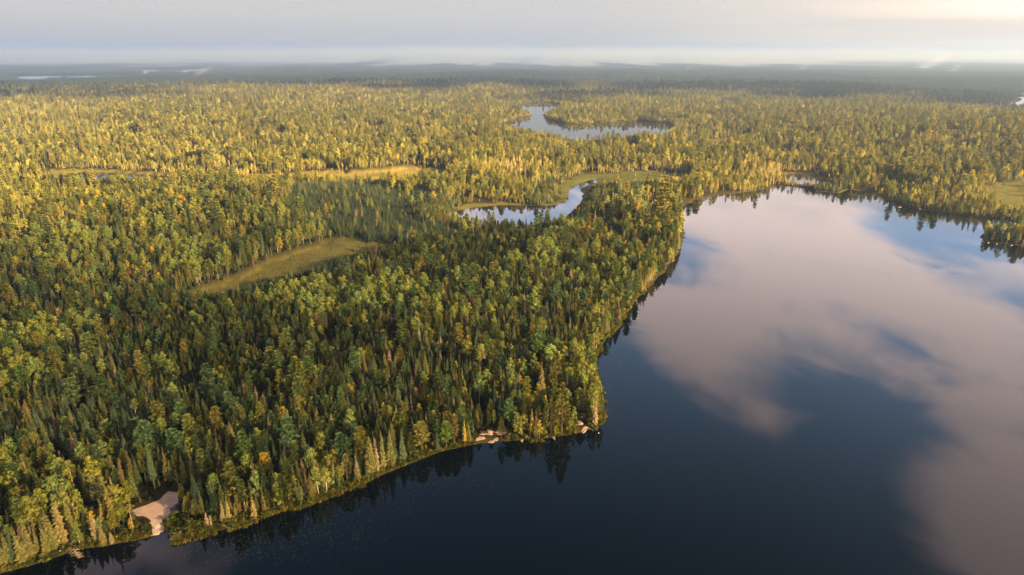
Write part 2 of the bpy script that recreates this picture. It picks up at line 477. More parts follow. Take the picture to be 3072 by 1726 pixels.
mg, T, bs = material('forest_floor', (0.03, 0.03, 0.015), 1.0, 0.0)
geo = T.n('ShaderNodeNewGeometry')
a_m = T.n('ShaderNodeAttribute', attribute_name='meadow'); a_c = T.n('ShaderNodeAttribute', attribute_name='meadow_tone'); a_b = T.n('ShaderNodeAttribute', attribute_name='bank')
n1 = T.noise(geo.outputs['Position'], 0.08, 5, 0.6); n2 = T.noise(geo.outputs['Position'], 0.9, 4, 0.6); n3 = T.noise(geo.outputs['Position'], 0.022, 4, 0.6)
floor_c = T.mix(n2, (0.016, 0.017, 0.008), (0.050, 0.042, 0.020))
sedge_d = T.mix(n1, (0.058, 0.070, 0.022), (0.092, 0.094, 0.028))
sedge_l = T.mix(n1, (0.23, 0.175, 0.042), (0.19, 0.165, 0.045))
sedge = T.mix(a_c.outputs['Fac'], sedge_d, sedge_l)
sedge = T.mix(T.step(n3, 0.5, 0.62), sedge, T.mix(0.5, sedge, (0.05, 0.06, 0.02)))
sedge = T.mix(1.0, sedge, T.mix(n2, (0.55, 0.55, 0.55), (1.3, 1.3, 1.3)), 'MULTIPLY')
c = T.mix(a_m.outputs['Fac'], floor_c, sedge)
bank_c = T.mix(n2, (0.035, 0.037, 0.012), (0.10, 0.085, 0.024))
c = T.mix(T.math('MULTIPLY', a_b.outputs['Fac'], 0.9), c, bank_c)
T.put(bs.inputs['Base Color'], c)
bump = T.n('ShaderNodeBump'); bump.inputs['Strength'].default_value = 0.25; bump.inputs['Distance'].default_value = 0.12
T.put(bump.inputs['Height'], n2); T.put(bs.inputs['Normal'], bump.outputs[0])
me = np_mesh('ground', np.stack([TX, TY, H], -1).reshape(-1, 3), quads, [mg])
for nm, arr in (('meadow', MEAD), ('meadow_tone', MCOL), ('bank', sstep(SD, -1, 1) * (1 - sstep(SD + 8 * wob, 1.5, 5.5)) * sstep(wob, -.22, .08))):
    at = me.attributes.new(nm, 'FLOAT', 'POINT'); at.data.foreach_set('value', arr.astype(np.float32).ravel())
me.polygons.foreach_set('use_smooth', [True] * len(me.polygons))
g_o = link(bpy.data.objects.new('ground', me)); tag(g_o, kind='structure')

# ------------------------------------------------------------------ water
mw, T, bs = material('still_water', (0.001, 0.003, 0.005), 0.02, 0.5)
bs.inputs['IOR'].default_value = 1.333
geo = T.n('ShaderNodeNewGeometry')
n1 = T.noise(geo.outputs['Position'], 0.55, 3, 0.6); n2 = T.noise(geo.outputs['Position'], 0.02, 3, 0.5)
bump = T.n('ShaderNodeBump'); bump.inputs['Distance'].default_value = 0.02
T.put(bump.inputs['Strength'], T.math('MULTIPLY', T.step(n2, 0.35, 0.7), 0.35))
T.put(bump.inputs['Height'], n1); T.put(bs.inputs['Normal'], bump.outputs[0])
T.put(bs.inputs['Roughness'], T.math('ADD', 0.02, T.math('MULTIPLY', T.step(n2, 0.4, 0.75), 0.05)))
import bmesh
from mathutils.geometry import tessellate_polygon
for nm, poly in WATER:
    p = np.array(poly); c0 = p.mean(0)
    me = bpy.data.meshes.new(nm)
    pts = [Vector((q[0], q[1], 0.0)) for q in p]
    tris = tessellate_polygon([pts])
    top = [tuple(v) for v in pts]
    fs = []
    for t_ in tris:
        a, b, c_ = (pts[k] for k in t_)
        fs.append(tuple(t_) if (b - a).cross(c_ - a).z > 0 else tuple(reversed(t_)))
    me.from_pydata(top, [], fs); me.materials.append(mw); me.update()
    o = link(bpy.data.objects.new(nm, me)); o.location.z = 0.0; tag(o, kind='structure')

# ------------------------------------------------------------------ tree models
def spruce(seed, h, r, levels, nb, droop, blunt=0.0, ragged=0.25, start=0.08, wf=0.42):
    q = random.Random(seed)
    tr, cr = MB(), MB()
    tr.tube([(0, 0, -0.4), (0, 0, h * .5), (0, 0, h * .97)], [h * .011 + .05, h * .007 + .03, .02], 5)
    for i in range(levels):
        t = (i + 0.5) / levels
        z = h * (start + (0.99 - start) * t)
        prof = (1 - t) ** (0.8 - 0.35 * blunt) * (1.0 if t > .12 else .72 + 2.3 * t)
        rr = r * prof + 0.10
        n = max(4, int(nb * (0.55 + 0.6 * prof)))
        a0 = q.uniform(0, 6.28)
        for k in range(n):
            a = a0 + 6.283 * k / n + q.uniform(-.25, .25)
            L = rr * q.uniform(1 - ragged, 1 + ragged * .8)
            dz0 = q.uniform(-.25, .25) * h / levels
            zt = z + dz0 - droop * L + 0.15 * L * (1 - t)
            w = max(0.16, L * wf) * q.uniform(.75, 1.2)
            ca, sa = math.cos(a), math.sin(a)
            P = lambda rad_, side, zz: (ca * rad_ - sa * side, sa * rad_ + ca * side, zz)
            base = P(0.02, 0, z + dz0 + .05); mid = P(L * .5, 0, z + dz0 - droop * L * .35 + .10 * L); tip = P(L, 0, zt)
            l = P(L * .55, w, z + dz0 - droop * L * .75 - .10); rgt = P(L * .55, -w, z + dz0 - droop * L * .75 - .10)
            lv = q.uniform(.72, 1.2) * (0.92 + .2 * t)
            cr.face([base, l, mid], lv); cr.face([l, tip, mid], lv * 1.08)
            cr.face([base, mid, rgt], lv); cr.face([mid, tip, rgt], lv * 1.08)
    cr.face([(0.12, 0, h * .95), (-.06, .1, h * .95), (0, 0, h * 1.03)], 1.1)
    cr.face([(-.06, .1, h * .95), (-.06, -.1, h * .95), (0, 0, h * 1.03)], 1.1)
    return tr, cr

def leafball(cr, q, c, rx, rz, n, size, up=0.25, lvk=1.0):
    for _ in range(n):
        u = q.uniform(-0.75, 1); a = q.uniform(0, 6.283); s = math.sqrt(max(0, 1 - u * u)); k = q.uniform(.72, 1.08)
        d = Vector((s * math.cos(a), s * math.sin(a), u))
        p = Vector(c) + Vector((d.x * rx * k, d.y * rx * k, d.z * rz * k))
        nrm = (d + Vector((q.gauss(0, .45), q.gauss(0, .45), q.gauss(0, .45) + up))).normalized()
        e = nrm.cross(Vector((q.gauss(0, 1), q.gauss(0, 1), q.gauss(0, 1)))).normalized(); g = nrm.cross(e)
        sz = size * q.uniform(.6, 1.3)
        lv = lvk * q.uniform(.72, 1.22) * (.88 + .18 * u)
        cr.face([tuple(p + e * sz), tuple(p + g * sz * .62), tuple(p - e * sz), tuple(p - g * sz * .62)], lv)

def broadleaf(seed, h, r, nclump, nleaf, size, low=.42, clear=True):
    nclump += 3; nleaf = int(nleaf * 1.35); size *= .74; low -= .05
    q = random.Random(seed)
    tr, cr = MB(), MB()
    bx, by = q.uniform(-.5, .5), q.uniform(-.5, .5)
    top = (bx, by, h * .86)
    tr.tube([(0, 0, -.4), (bx * .3, by * .3, h * .4), top], [h * .011 + .04, h * .008 + .03, .04], 5)
    for i in range(nclump):
        t = (i + .5) / nclump
        z = h * (low + (.90 - low) * t)
        prof = math.sin(math.pi * min(1, (.30 + .68 * t))) ** .7
        a = i * 2.4 + q.uniform(-.5, .5)
        d = r * prof * q.uniform(.35, .72) * (0.25 if i == nclump - 1 else 1)
        c = (bx * t + d * math.cos(a), by * t + d * math.sin(a), z)
        rx = r * q.uniform(.28, .46) * (.7 + .45 * prof); rz = rx * q.uniform(.75, 1.05)
        if i % 2 == 0:
            tr.tube([(bx * t * .6, by * t * .6, max(h * .2, z - d * 1.1 - .5)), c], [.07, .025], 3, cap=False)
        leafball(cr, q, c, rx, rz, nleaf, size, lvk=q.uniform(.86, 1.12))
    return tr, cr

def pine(seed, h, r, tiers, per, tuft, nt=7, start=.28):
    """white pine: level irregular plumes round a straight stem"""
    q = random.Random(seed)
    tr, cr = MB(), MB()
    tr.tube([(0, 0, -.4), (0, 0, h * .5), (0, 0, h * .96)], [h * .013 + .06, h * .009 + .03, .03], 5)
    for i in range(tiers):
        t = (i + .4) / tiers
        z = h * (start + (.95 - start) * t)
        prof = (1 - t) ** .6 * min(1, .55 + 1.6 * t)
        n = max(3, int(per * q.uniform(.7, 1.2)))
        a0 = q.uniform(0, 6.28)
        for k in range(n):
            a = a0 + 6.283 * k / n + q.uniform(-.4, .4)
            L = (r * prof + .3) * q.uniform(.6, 1.2)
            rise = L * q.uniform(-.12, .42)
            tip = Vector((math.cos(a) * L, math.sin(a) * L, z + rise))
            root = Vector((0, 0, z - .1 * L))
            tr.tube([tuple(root), tuple(tip)], [.06, .02], 3, cap=False)
            for s in (.42, .72, 1.0):
                c = root.lerp(tip, s)
                sz = tuft * q.uniform(.8, 1.25) * (.8 + .35 * (1 - abs(s - .7)))
                for _ in range(nt):
                    aa = q.uniform(0, 6.283); e = Vector((math.cos(aa), math.sin(aa), q.uniform(.0, .75))).normalized()
                    sd2 = e.cross(Vector((0, 0, 1))).normalized() * sz * .36
                    lv = q.uniform(.75, 1.2)
                    cr.face([tuple(c), tuple(c + e * sz * .6 + sd2), tuple(c + e * sz), tuple(c + e * sz * .6 - sd2)], lv)
    return tr, cr

def roundpine(seed, h, r, n, size, start=.30, sharp=.8):
    """dense ovate conifer or cedar built of upward sprays"""
    q = random.Random(seed)
    tr, cr = MB(), MB()
    tr.tube([(0, 0, -.4), (0, 0, h * .5), (0, 0, h * .95)], [h * .012 + .05, h * .008 + .03, .03], 5)
    lob = [(q.uniform(0, 6.28), q.uniform(.8, 1.25)) for _ in range(5)]
    for _ in range(n):
        t = q.random() ** 1.15
        z = h * (start + (1 - start) * t)
        prof = (1 - t) ** sharp * min(1, .45 + 3.0 * t)
        a = q.uniform(0, 6.283)
        k = 1 + .22 * math.sin(3 * a + lob[0][0] + t * 9) + .15 * math.sin(5 * a + lob[1][0] - t * 14)
        L = (r * prof * k + .12) * q.uniform(.62, 1.05)
        p = Vector((math.cos(a) * L, math.sin(a) * L, z))
        e = Vector((math.cos(a), math.sin(a), q.uniform(.1, 1.3))).normalized()
        s = e.cross(Vector((q.gauss(0, .5), q.gauss(0, .5), 1))).normalized()
        sz = size * q.uniform(.7, 1.3)
        cr.face([tuple(p - e * sz * .6), tuple(p + s * sz * .5), tuple(p + e * sz), tuple(p - s * sz * .5)], q.uniform(.72, 1.2) * (.9 + .2 * t))
    return tr, cr

def snag(seed, h, r, levels, nb):
    """dead spruce: bare stem with drooping grey twigs"""
    q = random.Random(seed)
    tr, cr = MB(), MB()
    bx = q.uniform(-.4, .4)
    tr.tube([(0, 0, -.4), (bx * .4, 0, h * .5), (bx, 0, h)], [h * .012 + .05, h * .008 + .03, .03], 5)
    for i in range(levels):
        t = (i + .5) / levels; z = h * (.15 + .82 * t)
        for k in range(nb):
            a = q.uniform(0, 6.283); L = r * (1 - t * .85) * q.uniform(.4, 1.15)
            ca, sa = math.cos(a), math.sin(a)
            x0 = bx * t
            b0 = (x0, 0, z); m0 = (x0 + ca * L * .6, sa * L * .6, z - .1 * L); t0 = (x0 + ca * L, sa * L, z - L * q.uniform(.25, .6))
            w = .05 + .05 * L
            cr.face([b0, (m0[0] - sa * w, m0[1] + ca * w, m0[2] + .05), t0], q.uniform(.7, 1.2))
            cr.face([b0, t0, (m0[0] + sa * w, m0[1] - ca * w, m0[2] - .15)], q.uniform(.6, 1.0))
            for _ in range(2):
                s = q.uniform(.4, .95); px_ = (b0[0] + (t0[0] - b0[0]) * s, b0[1] + (t0[1] - b0[1]) * s, b0[2] + (t0[2] - b0[2]) * s)
                cr.face([px_, (px_[0] - sa * .10 + ca * .12, px_[1] + ca * .10, px_[2] - .05), (px_[0] + q.uniform(-.4, .4), px_[1] + q.uniform(-.4, .4), px_[2] - q.uniform(.2, .7))], q.uniform(.7, 1.1))
    return tr, cr

def shrub(seed, r, n):
    q = random.Random(seed)
    tr, cr = MB(), MB()
    tr.tube([(0, 0, -.2), (.1, 0, r * .5)], [.05, .03], 3)
    for k in range(4):
        a = q.uniform(0, 6.28); d = r * q.uniform(.1, .55)
        leafball(cr, q, (d * math.cos(a), d * math.sin(a), r * q.uniform(.3, .62)), r * .55, r * .45, n // 4, r * .20)
    return tr, cr

def tuft(seed, h, n):
    q = random.Random(seed)
    tr, cr = MB(), MB()
    for _ in range(n):
        a = q.uniform(0, 6.28); d = q.uniform(0, .55); x, y = d * math.cos(a), d * math.sin(a)
        b = q.uniform(0, 6.28); w = .10
        cr.face([(x - w * math.cos(b), y - w * math.sin(b), -.05), (x + w * math.cos(b), y + w * math.sin(b), -.05),
                 (x + q.gauss(0, .22), y + q.gauss(0, .22), h * q.uniform(.6, 1.1))], q.uniform(.65, 1.25))
    return tr, cr

KINDS = {}          # kind -> list of variants: (height, radius, trunk mesh, crown mesh, joined mesh)
def register(kind, models, bark_m, leaf_m):
    out = []
    for (h, r, (tr, cr)) in models:
        jm = MB(); jm.v = list(tr.v); jm.f = list(tr.f); jm.lv = list(tr.lv); jm.m = [0] * len(tr.f)
        o_ = len(jm.v)
        jm.v += cr.v; jm.f += [tuple(o_ + k for k in f) for f in cr.f]; jm.lv += cr.lv; jm.m += [1] * len(cr.f)
        out.append((h, r, tr.mesh(kind + '_trunk', [bark_m]) if tr.f else None, cr.mesh(kind + '_crown', [leaf_m]), jm.mesh(kind, [bark_m, leaf_m])))
    KINDS[kind] = out

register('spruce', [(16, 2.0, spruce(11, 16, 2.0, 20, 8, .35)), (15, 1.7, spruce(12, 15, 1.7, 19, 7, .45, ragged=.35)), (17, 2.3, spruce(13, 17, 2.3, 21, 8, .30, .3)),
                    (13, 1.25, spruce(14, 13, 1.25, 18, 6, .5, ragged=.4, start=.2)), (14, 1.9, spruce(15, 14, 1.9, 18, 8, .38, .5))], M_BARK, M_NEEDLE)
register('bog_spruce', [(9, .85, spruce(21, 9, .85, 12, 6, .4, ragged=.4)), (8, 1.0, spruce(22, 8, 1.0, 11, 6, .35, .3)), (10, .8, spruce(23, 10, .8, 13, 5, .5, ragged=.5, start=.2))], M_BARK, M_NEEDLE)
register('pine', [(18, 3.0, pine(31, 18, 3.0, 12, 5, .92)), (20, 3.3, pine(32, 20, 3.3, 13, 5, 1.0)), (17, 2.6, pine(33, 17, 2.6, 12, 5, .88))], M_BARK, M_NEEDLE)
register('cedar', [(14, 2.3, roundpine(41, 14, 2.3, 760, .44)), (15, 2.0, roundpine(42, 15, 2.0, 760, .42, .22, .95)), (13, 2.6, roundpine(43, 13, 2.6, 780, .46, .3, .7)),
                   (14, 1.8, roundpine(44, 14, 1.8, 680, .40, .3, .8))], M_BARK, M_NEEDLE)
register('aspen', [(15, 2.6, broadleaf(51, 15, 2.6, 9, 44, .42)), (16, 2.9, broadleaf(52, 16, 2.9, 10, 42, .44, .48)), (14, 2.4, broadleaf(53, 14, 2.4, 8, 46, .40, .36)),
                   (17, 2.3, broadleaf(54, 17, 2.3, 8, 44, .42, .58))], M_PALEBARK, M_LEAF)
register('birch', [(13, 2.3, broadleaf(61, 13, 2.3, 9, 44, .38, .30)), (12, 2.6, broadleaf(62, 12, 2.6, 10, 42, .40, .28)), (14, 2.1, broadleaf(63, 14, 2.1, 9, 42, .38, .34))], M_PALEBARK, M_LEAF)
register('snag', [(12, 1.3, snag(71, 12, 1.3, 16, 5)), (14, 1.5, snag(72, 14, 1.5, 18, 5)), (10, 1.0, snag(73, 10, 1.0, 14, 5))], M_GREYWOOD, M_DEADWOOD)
register('shrub', [(1.4, 1.3, shrub(81, 1.3, 72)), (1.1, 1.0, shrub(82, 1.0, 64))], M_BARK, M_LEAF)
register('tuft', [(.8, .6, tuft(91, .8, 26)), (.6, .6, tuft(92, .6, 26))], M_BARK, M_LEAF)

# ------------------------------------------------------------------ stands of forest (outlines traced at canopy level)
def Z(pts): return G(pts, 9.0)
ZONES = {
    'bog': [Z([(1000, 700), (1130, 620), (1250, 560), (1400, 600), (1340, 640), (1400, 665), (1330, 700), (1240, 735), (1180, 760), (1060, 800), (960, 850), (800, 900), (560, 930), (500, 880), (700, 840), (850, 760)]),
            Z([(1760, 560), (1830, 545), (1950, 535), (1860, 600), (1780, 640), (1740, 620)]),
            Z([(1620, 540), (1700, 520), (1700, 600), (1600, 615), (1580, 580)]),
            Z([(880, 560), (1100, 545), (1250, 580), (1150, 640), (980, 690), (850, 640)]),
            Z([(2340, 545), (2550, 540), (2660, 590), (2520, 590)])],
    'pines': [Z([(420, 900), (560, 870), (700, 900), (900, 960), (1000, 1020), (960, 1120), (800, 1180), (620, 1170), (450, 1110), (300, 1010), (330, 940)]),
              Z([(1150, 720), (1400, 690), (1560, 650), (1660, 640), (1640, 720), (1480, 820), (1300, 850), (1160, 800)]),
              Z([(1040, 960), (1200, 980), (1260, 1060), (1100, 1100), (980, 1040)])],
    'aspens': [Z([(720, 950), (780, 900), (860, 860), (960, 858), (1040, 880), (1030, 930), (950, 960), (900, 1000), (830, 980)]),
               Z([(1080, 880), (1160, 850), (1250, 870), (1330, 920), (1330, 960), (1240, 960), (1130, 950), (1050, 950)]),
               Z([(860, 940), (930, 950), (960, 1010), (900, 1030), (820, 1000)]),
               Z([(1340, 690), (1420, 670), (1480, 690), (1440, 720), (1360, 715)]), Z([(1420, 720), (1540, 715), (1560, 750), (1460, 760)]),
               Z([(1250, 780), (1340, 760), (1450, 770), (1470, 830), (1400, 850), (1300, 840)]),
               Z([(1590, 660), (1680, 640), (1720, 690), (1640, 740), (1580, 720)]), Z([(1580, 740), (1660, 730), (1680, 790), (1600, 820)]),
               Z([(0, 1000), (120, 985), (210, 1000), (210, 1050), (100, 1060), (-60, 1070)]), Z([(-60, 1130), (60, 1100), (160, 1110), (150, 1180), (40, 1200), (-60, 1190)]),
               Z([(80, 740), (220, 720), (300, 760), (260, 820), (120, 830)]), Z([(200, 960), (280, 955), (300, 990), (230, 1010)]),
               Z([(480, 760), (600, 740), (690, 770), (690, 830), (600, 850), (500, 830)]), Z([(-60, 1380), (70, 1370), (90, 1440), (-60, 1470)])],
    'golden': [Z([(1700, 620), (1830, 560), (1950, 525), (2100, 505), (2300, 520), (2300, 560), (2160, 580), (2060, 600), (2050, 700), (2000, 800), (1900, 880), (1800, 980), (1720, 960), (1780, 850), (1750, 700)]),
               Z([(1300, 560), (1350, 530), (1450, 520), (1560, 530), (1660, 540), (1560, 590), (1420, 590)]),
               Z([(0, 600), (200, 560), (450, 590), (700, 560), (900, 550), (700, 640), (400, 680), (100, 690)])],
    'shade_spruces': [Z([(-200, 380), (0, 335), (250, 318), (420, 320), (330, 360), (280, 410), (120, 425), (-200, 440)])],  # dark spruce stand imitating cloud shade on the far left
    'tan': [Z([(1800, 505), (2000, 488), (2080, 500), (2000, 516), (1830, 520)]), Z([(2180, 505), (2330, 490), (2460, 500), (2460, 530), (2300, 535), (2200, 520)]),
            Z([(1400, 500), (1550, 480), (1680, 500), (1560, 520)]), Z([(200, 500), (420, 490), (700, 500), (760, 520), (500, 525), (230, 515)])],
}
def in_zone(name, x, y):
    m = np.zeros(x.shape, bool)
    for poly in ZONES[name]:
        m |= inside(poly, x, y)
    return m

TINT = {  # linear base colours
    'spruce': [(.051, .075, .033), (.068, .087, .033), (.090, .099, .036), (.057, .083, .048)],
    'spruce_tan': [(.204, .150, .072), (.168, .132, .066), (.228, .156, .090)],
    'spruce_olive': [(.126, .119, .036), (.147, .126, .039)],
    'bog_spruce': [(.036, .064, .038), (.042, .068, .034), (.052, .072, .034)],
    'pine': [(.088, .136, .038), (.112, .144, .038), (.080, .136, .054)],
    'pine_gold': [(.210, .196, .039), (.168, .182, .042)],
    'cedar': [(.078, .102, .031), (.102, .116, .031), (.136, .133, .034), (.071, .112, .044)],
    'aspen': [(.152, .217, .072), (.174, .225, .070), (.138, .203, .080), (.189, .217, .055)],
    'birch': [(.201, .210, .035), (.158, .193, .038), (.245, .228, .035), (.131, .175, .042)],
    'yellow': [(.364, .247, .018), (.312, .221, .021)],
    'orange': [(.21, .105, .022), (.15, .058, .03)],
    'snag': [(.288, .198, .114), (.228, .162, .102), (.180, .144, .102)],
}
def pts_grid(sp, r0, r1, half):
    ys = np.arange(0, r1, sp * .87); xs = np.arange(-r1 * math.sin(R(half)) - sp, r1 * math.sin(R(half)) + sp, sp)
    X, Y = np.meshgrid(xs, ys)
    X = X + (np.arange(len(ys)) % 2)[:, None] * sp * .5
    X = (X + rng.uniform(-.42, .42, X.shape) * sp).ravel(); Y = (Y + rng.uniform(-.42, .42, Y.shape) * sp).ravel()
    r = np.hypot(X, Y); a = np.abs(np.degrees(np.arctan2(X, Y)))
    m = (r >= r0) & (r < r1) & (a < half)
    return X[m], Y[m]

# landmark trees read off the photograph: kind, variant, apex px, base px, width factor, tint, label
LM = []
def lm(kind, var, ax, ay, bx, by, w, tint, label=None, group=None):
    LM.append((kind, var, ax, ay, bx, by, w, tint, label, group))
OL, TN, YG, PA, DK = (.100, .095, .032), (.155, .130, .066), (.15, .15, .022), (.115, .145, .055), (.040, .058, .030)
SH = ('tall olive spruce in the row on the bank before the boat ramp', 'spruces on the bank before the ramp')
for a_, b_, w_, t_ in (((59, 1553), (95, 1677), 1.0, OL), ((49, 1576), (66, 1690), .9, OL), ((32, 1590), (46, 1686), .9, DK), ((11, 1597), (30, 1690), 1.0, OL), ((2, 1620), (13, 1700), 1, OL),
                       ((93, 1591), (118, 1662), .85, OL), ((120, 1524), (160, 1652), 1.1, OL), ((122, 1566), (143, 1664), 1.0, OL)):
    lm('spruce', len(LM) % 3, *a_, *b_, w_, t_, *SH)
lm('spruce', 3, 69, 1624, 80, 1685, 1.0, TN, 'slim tan spruce at the water edge among taller olive spruces')
lm('spruce', 1, 156, 1482, 191, 1633, .9, (.15, .12, .045), 'very tall narrow yellow-tan spruce rising above the bank row')
lm('spruce', 2, 208, 1574, 225, 1633, 1.1, OL, 'olive spruce beside the driftwood snag on the shore')
lm('spruce', 2, 303, 1574, 312, 1636, 1.2, (.13, .115, .04), 'short broad yellowish spruce at the water edge near the ramp')
lm('spruce', 4, 334, 1596, 337, 1632, 1.3, TN, 'small tan bushy spruce leaning against a broad yellowish spruce')
lm('spruce', 0, 246, 1518, 266, 1606, 1.1, DK, 'big dark green spruce standing between road and shore')
lm('birch', 1, 225, 1436, 218, 1520, 1.0, (.11, .125, .016), 'broad round yellow-green tree beside the dirt road')
lm('birch', 2, 280, 1515, 287, 1572, .9, (.13, .14, .016), 'small bright green tree between road bend and shore')
lm('birch', 0, 326, 1480, 322, 1530, .7, (.30, .20, .012), 'golden yellow birch beside the gravel lot')
lm('pine', 0, 332, 1528, 345, 1604, .8, (.16, .15, .03), 'yellow-green white pine by the ramp grass')
lm('pine', 1, 366, 1497, 372, 1580, .8, (.12, .14, .03), 'green white pine at the gravel lot corner')
lm('birch', 1, 375, 1440, 388, 1510, .8, (.12, .13, .02), 'yellow-green birch beside the upper edge of the gravel lot')
lm('aspen', 1, 80, 1468, 102, 1560, 1.1, PA, 'pale green spreading aspen behind the olive spruce row')
lm('spruce', 0, 270, 1425, 284, 1505, .9, (.13, .125, .06), 'pale grey-green spruce with a twin beside the dirt road')
lm('spruce', 1, 288, 1432, 300, 1505, .9, (.12, .12, .06), 'pale grey-green twin spruce, shorter of the pair by the road')
lm('aspen', 0, 338, 1308, 352, 1395, 1.0, (.15, .19, .035), 'bright lime green aspen above the spreading lime tree')
lm('aspen', 1, 336, 1362, 336, 1428, 1.5, (.15, .19, .035), 'spreading lime green aspen with forked pale trunk')
lm('aspen', 3, 529, 1230, 528, 1325, 1.3, (.12, .155, .05), 'large pale green aspen standing alone over dark spruces')
lm('pine', 1, 226, 1130, 232, 1240, 1.2, (.085, .125, .04), 'big plumed white pine above the yellow maples')
lm('birch', 2, 150, 1180, 155, 1240, 1.0, (.23, .19, .014), 'yellow leaved birch below the big plumed pine')
lm('aspen', 3, 390, 1188, 412, 1272, .9, (.14, .165, .06), 'tall leaning aspen with long bare pale trunk')
lm('spruce', 0, 620, 1490, 626, 1538, 1.0, DK, 'dark green spruce right behind the drooping dead trees')
lm('spruce', 1, 648, 1501, 671, 1564, 1.0, TN, 'tan ragged spruce beside the yellowish spruce on the marsh edge')
lm('spruce', 1, 682, 1490, 688, 1562, .9, (.16, .13, .045), 'yellowish slim spruce on the marsh edge')
lm('spruce', 3, 708, 1508, 708, 1554, .9, OL, 'small olive spruce beside the bare tan snag')
lm('snag', 1, 726, 1503, 740, 1548, 1.0, (.30, .22, .14), 'bare tan dead spruce on the marsh edge')
lm('spruce', 1, 747, 1478, 764, 1558, .9, (.15, .12, .045), 'tall yellow-tan spruce beside the bare tan snag')
lm('spruce', 3, 771, 1497, 776, 1530, .9, TN, 'thin tan spruce right of the tall yellow-tan one')
lm('snag', 0, 610, 1538, 622, 1580, 1.7, (.28, .19, .12), 'drooping brown dead tree over the marsh, bushier of two')
lm('snag', 2, 630, 1545, 634, 1580, 1.6, (.22, .16, .07), 'drooping yellow-brown dead tree over the marsh')
lm('cedar', 0, 556, 1490, 566, 1552, 1.0, (.11, .11, .028), 'yellow-green cedar shading the parked car')
lm('cedar', 2, 580, 1500, 590, 1558, .9, (.085, .09, .026), 'olive cedar behind the parked car')
lm('spruce', 0, 1159, 1288, 1173, 1400, 1.0, (.085, .085, .030), 'tallest slim spruce of the three shore spires before the yellow pine')
lm('spruce', 1, 1120, 1323, 1132, 1416, .9, TN, 'tan trunked spruce spire at the reed bank')
lm('spruce', 1, 1138, 1294, 1150, 1408, .8, OL, 'olive spruce spire between a tan spire and the tallest spire')
lm('spruce', 0, 1192, 1288, 1208, 1382, 1.0, (.055, .072, .036), 'blue-green spruce spire next to the yellow pine')
lm('spruce', 4, 1180, 1335, 1186, 1384, .9, DK, 'small dark spruce between two shore spires')
lm('pine', 0, 1269, 1262, 1265, 1354, 1.35, (.17, .16, .035), 'wide yellow-green white pine at the water edge')
lm('spruce', 1, 1279, 1236, 1282, 1330, .8, (.10, .09, .035), 'narrow spruce top rising behind the wide yellow pine')
lm('pine', 2, 1337, 1262, 1339, 1346, 1.2, (.10, .16, .03), 'bright green white pine next to the pale rock outcrop')
lm('pine', 2, 1362, 1240, 1364, 1336, .9, (.13, .115, .04), 'olive white pine just behind the bright green pine')
lm('spruce', 3, 1398, 1262, 1394, 1334, 1.0, (.22, .16, .025), 'orange-yellow larch on the shore before the rock outcrop')
lm('cedar', 0, 1041, 1364, 1042, 1442, 1.3, (.15, .15, .06), 'broad pale cedar over the reed bank')
lm('spruce', 1, 983, 1381, 1004, 1458, 1.1, (.12, .125, .05), 'pale green spruce over the reed bank beside the broad cedar')
lm('spruce', 0, 962, 1390, 968, 1468, 1.0, (.11, .115, .045), 'second pale spruce over the reed bank')
lm('spruce', 1, 941, 1404, 946, 1478, 1.0, OL, 'olive spruce in the line over the reed bank')
lm('spruce', 1, 908, 1418, 921, 1488, 1.0, TN, 'brown-tan spruce ending the line over the reed bank')
lm('aspen', 3, 1443, 1036, 1443, 1125, 1.1, (.17, .165, .045), 'yellow-green umbrella-crowned birch on a pale forked trunk')
lm('aspen', 2, 1431, 1108, 1438, 1215, .8, (.11, .15, .05), 'tall narrow pale green aspen below the umbrella birch')
lm('spruce', 1, 1632, 1088, 1624, 1195, 1.1, (.12, .10, .04), 'tall ragged yellow-brown spruce standing clear of the point')
lm('cedar', 1, 1680, 1150, 1684, 1302, 1.2, (.10, .095, .024), 'huge olive cedar at the water beside the point rocks')
lm('cedar', 1, 1650, 1190, 1652, 1306, 1.1, (.085, .085, .024), 'olive cedar leaning on the huge cedar')
lm('cedar', 1, 1666, 1055, 1666, 1180, 1.2, (.105, .095, .026), 'broad olive cedar rising behind the huge shore cedar')
lm('pine', 1, 1617, 985, 1615, 1090, 1.0, (.085, .135, .035), 'tall fresh green pine above the point cedars')
lm('pine', 0, 1528, 1195, 1526, 1280, 1.1, (.07, .115, .04), 'dark green plumed pine behind the rock outcrop')
lm('cedar', 3, 1606, 1270, 1607, 1322, .8, (.14, .15, .025), 'slim lime green cedar on the shore between outcrop and point')
lm('birch', 1, 1668, 1272, 1668, 1308, 1.1, (.13, .15, .02), 'low spreading lime green tree between outcrop and point')
lm('cedar', 2, 1746, 1170, 1742, 1250, 1.0, (.075, .08, .022), 'olive pine standing on the point above the pale rocks')
lm('spruce', 1, 1783, 1190, 1784, 1276, .9, (.17, .13, .065), 'pale tan spruce at the very end of the point')
lm('cedar', 3, 1800, 1175, 1800, 1262, .8, (.11, .11, .03), 'slim yellow-green cedar at the tip of the point')
lm('birch', 0, 1060, 1142, 1064, 1200, 1.1, (.30, .17, .014), 'orange-yellow birch deep in the forest above the shore spires')
lm('birch', 2, 1082, 1195, 1084, 1240, 1.0, (.24, .15, .014), 'second orange-yellow birch just below the first')
lm('birch', 0, 1136, 1105, 1140, 1160, 1.0, (.22, .17, .014), 'yellow birch above the orange birches')
lm('birch', 0, 1476, 960, 1478, 1015, 1.0, (.26, .19, .014), 'golden birch among olive cedars above the umbrella birch')
lm('birch', 1, 1298, 985, 1300, 1045, 1.0, (.21, .18, .016), 'golden birch standing before the pale aspen grove')
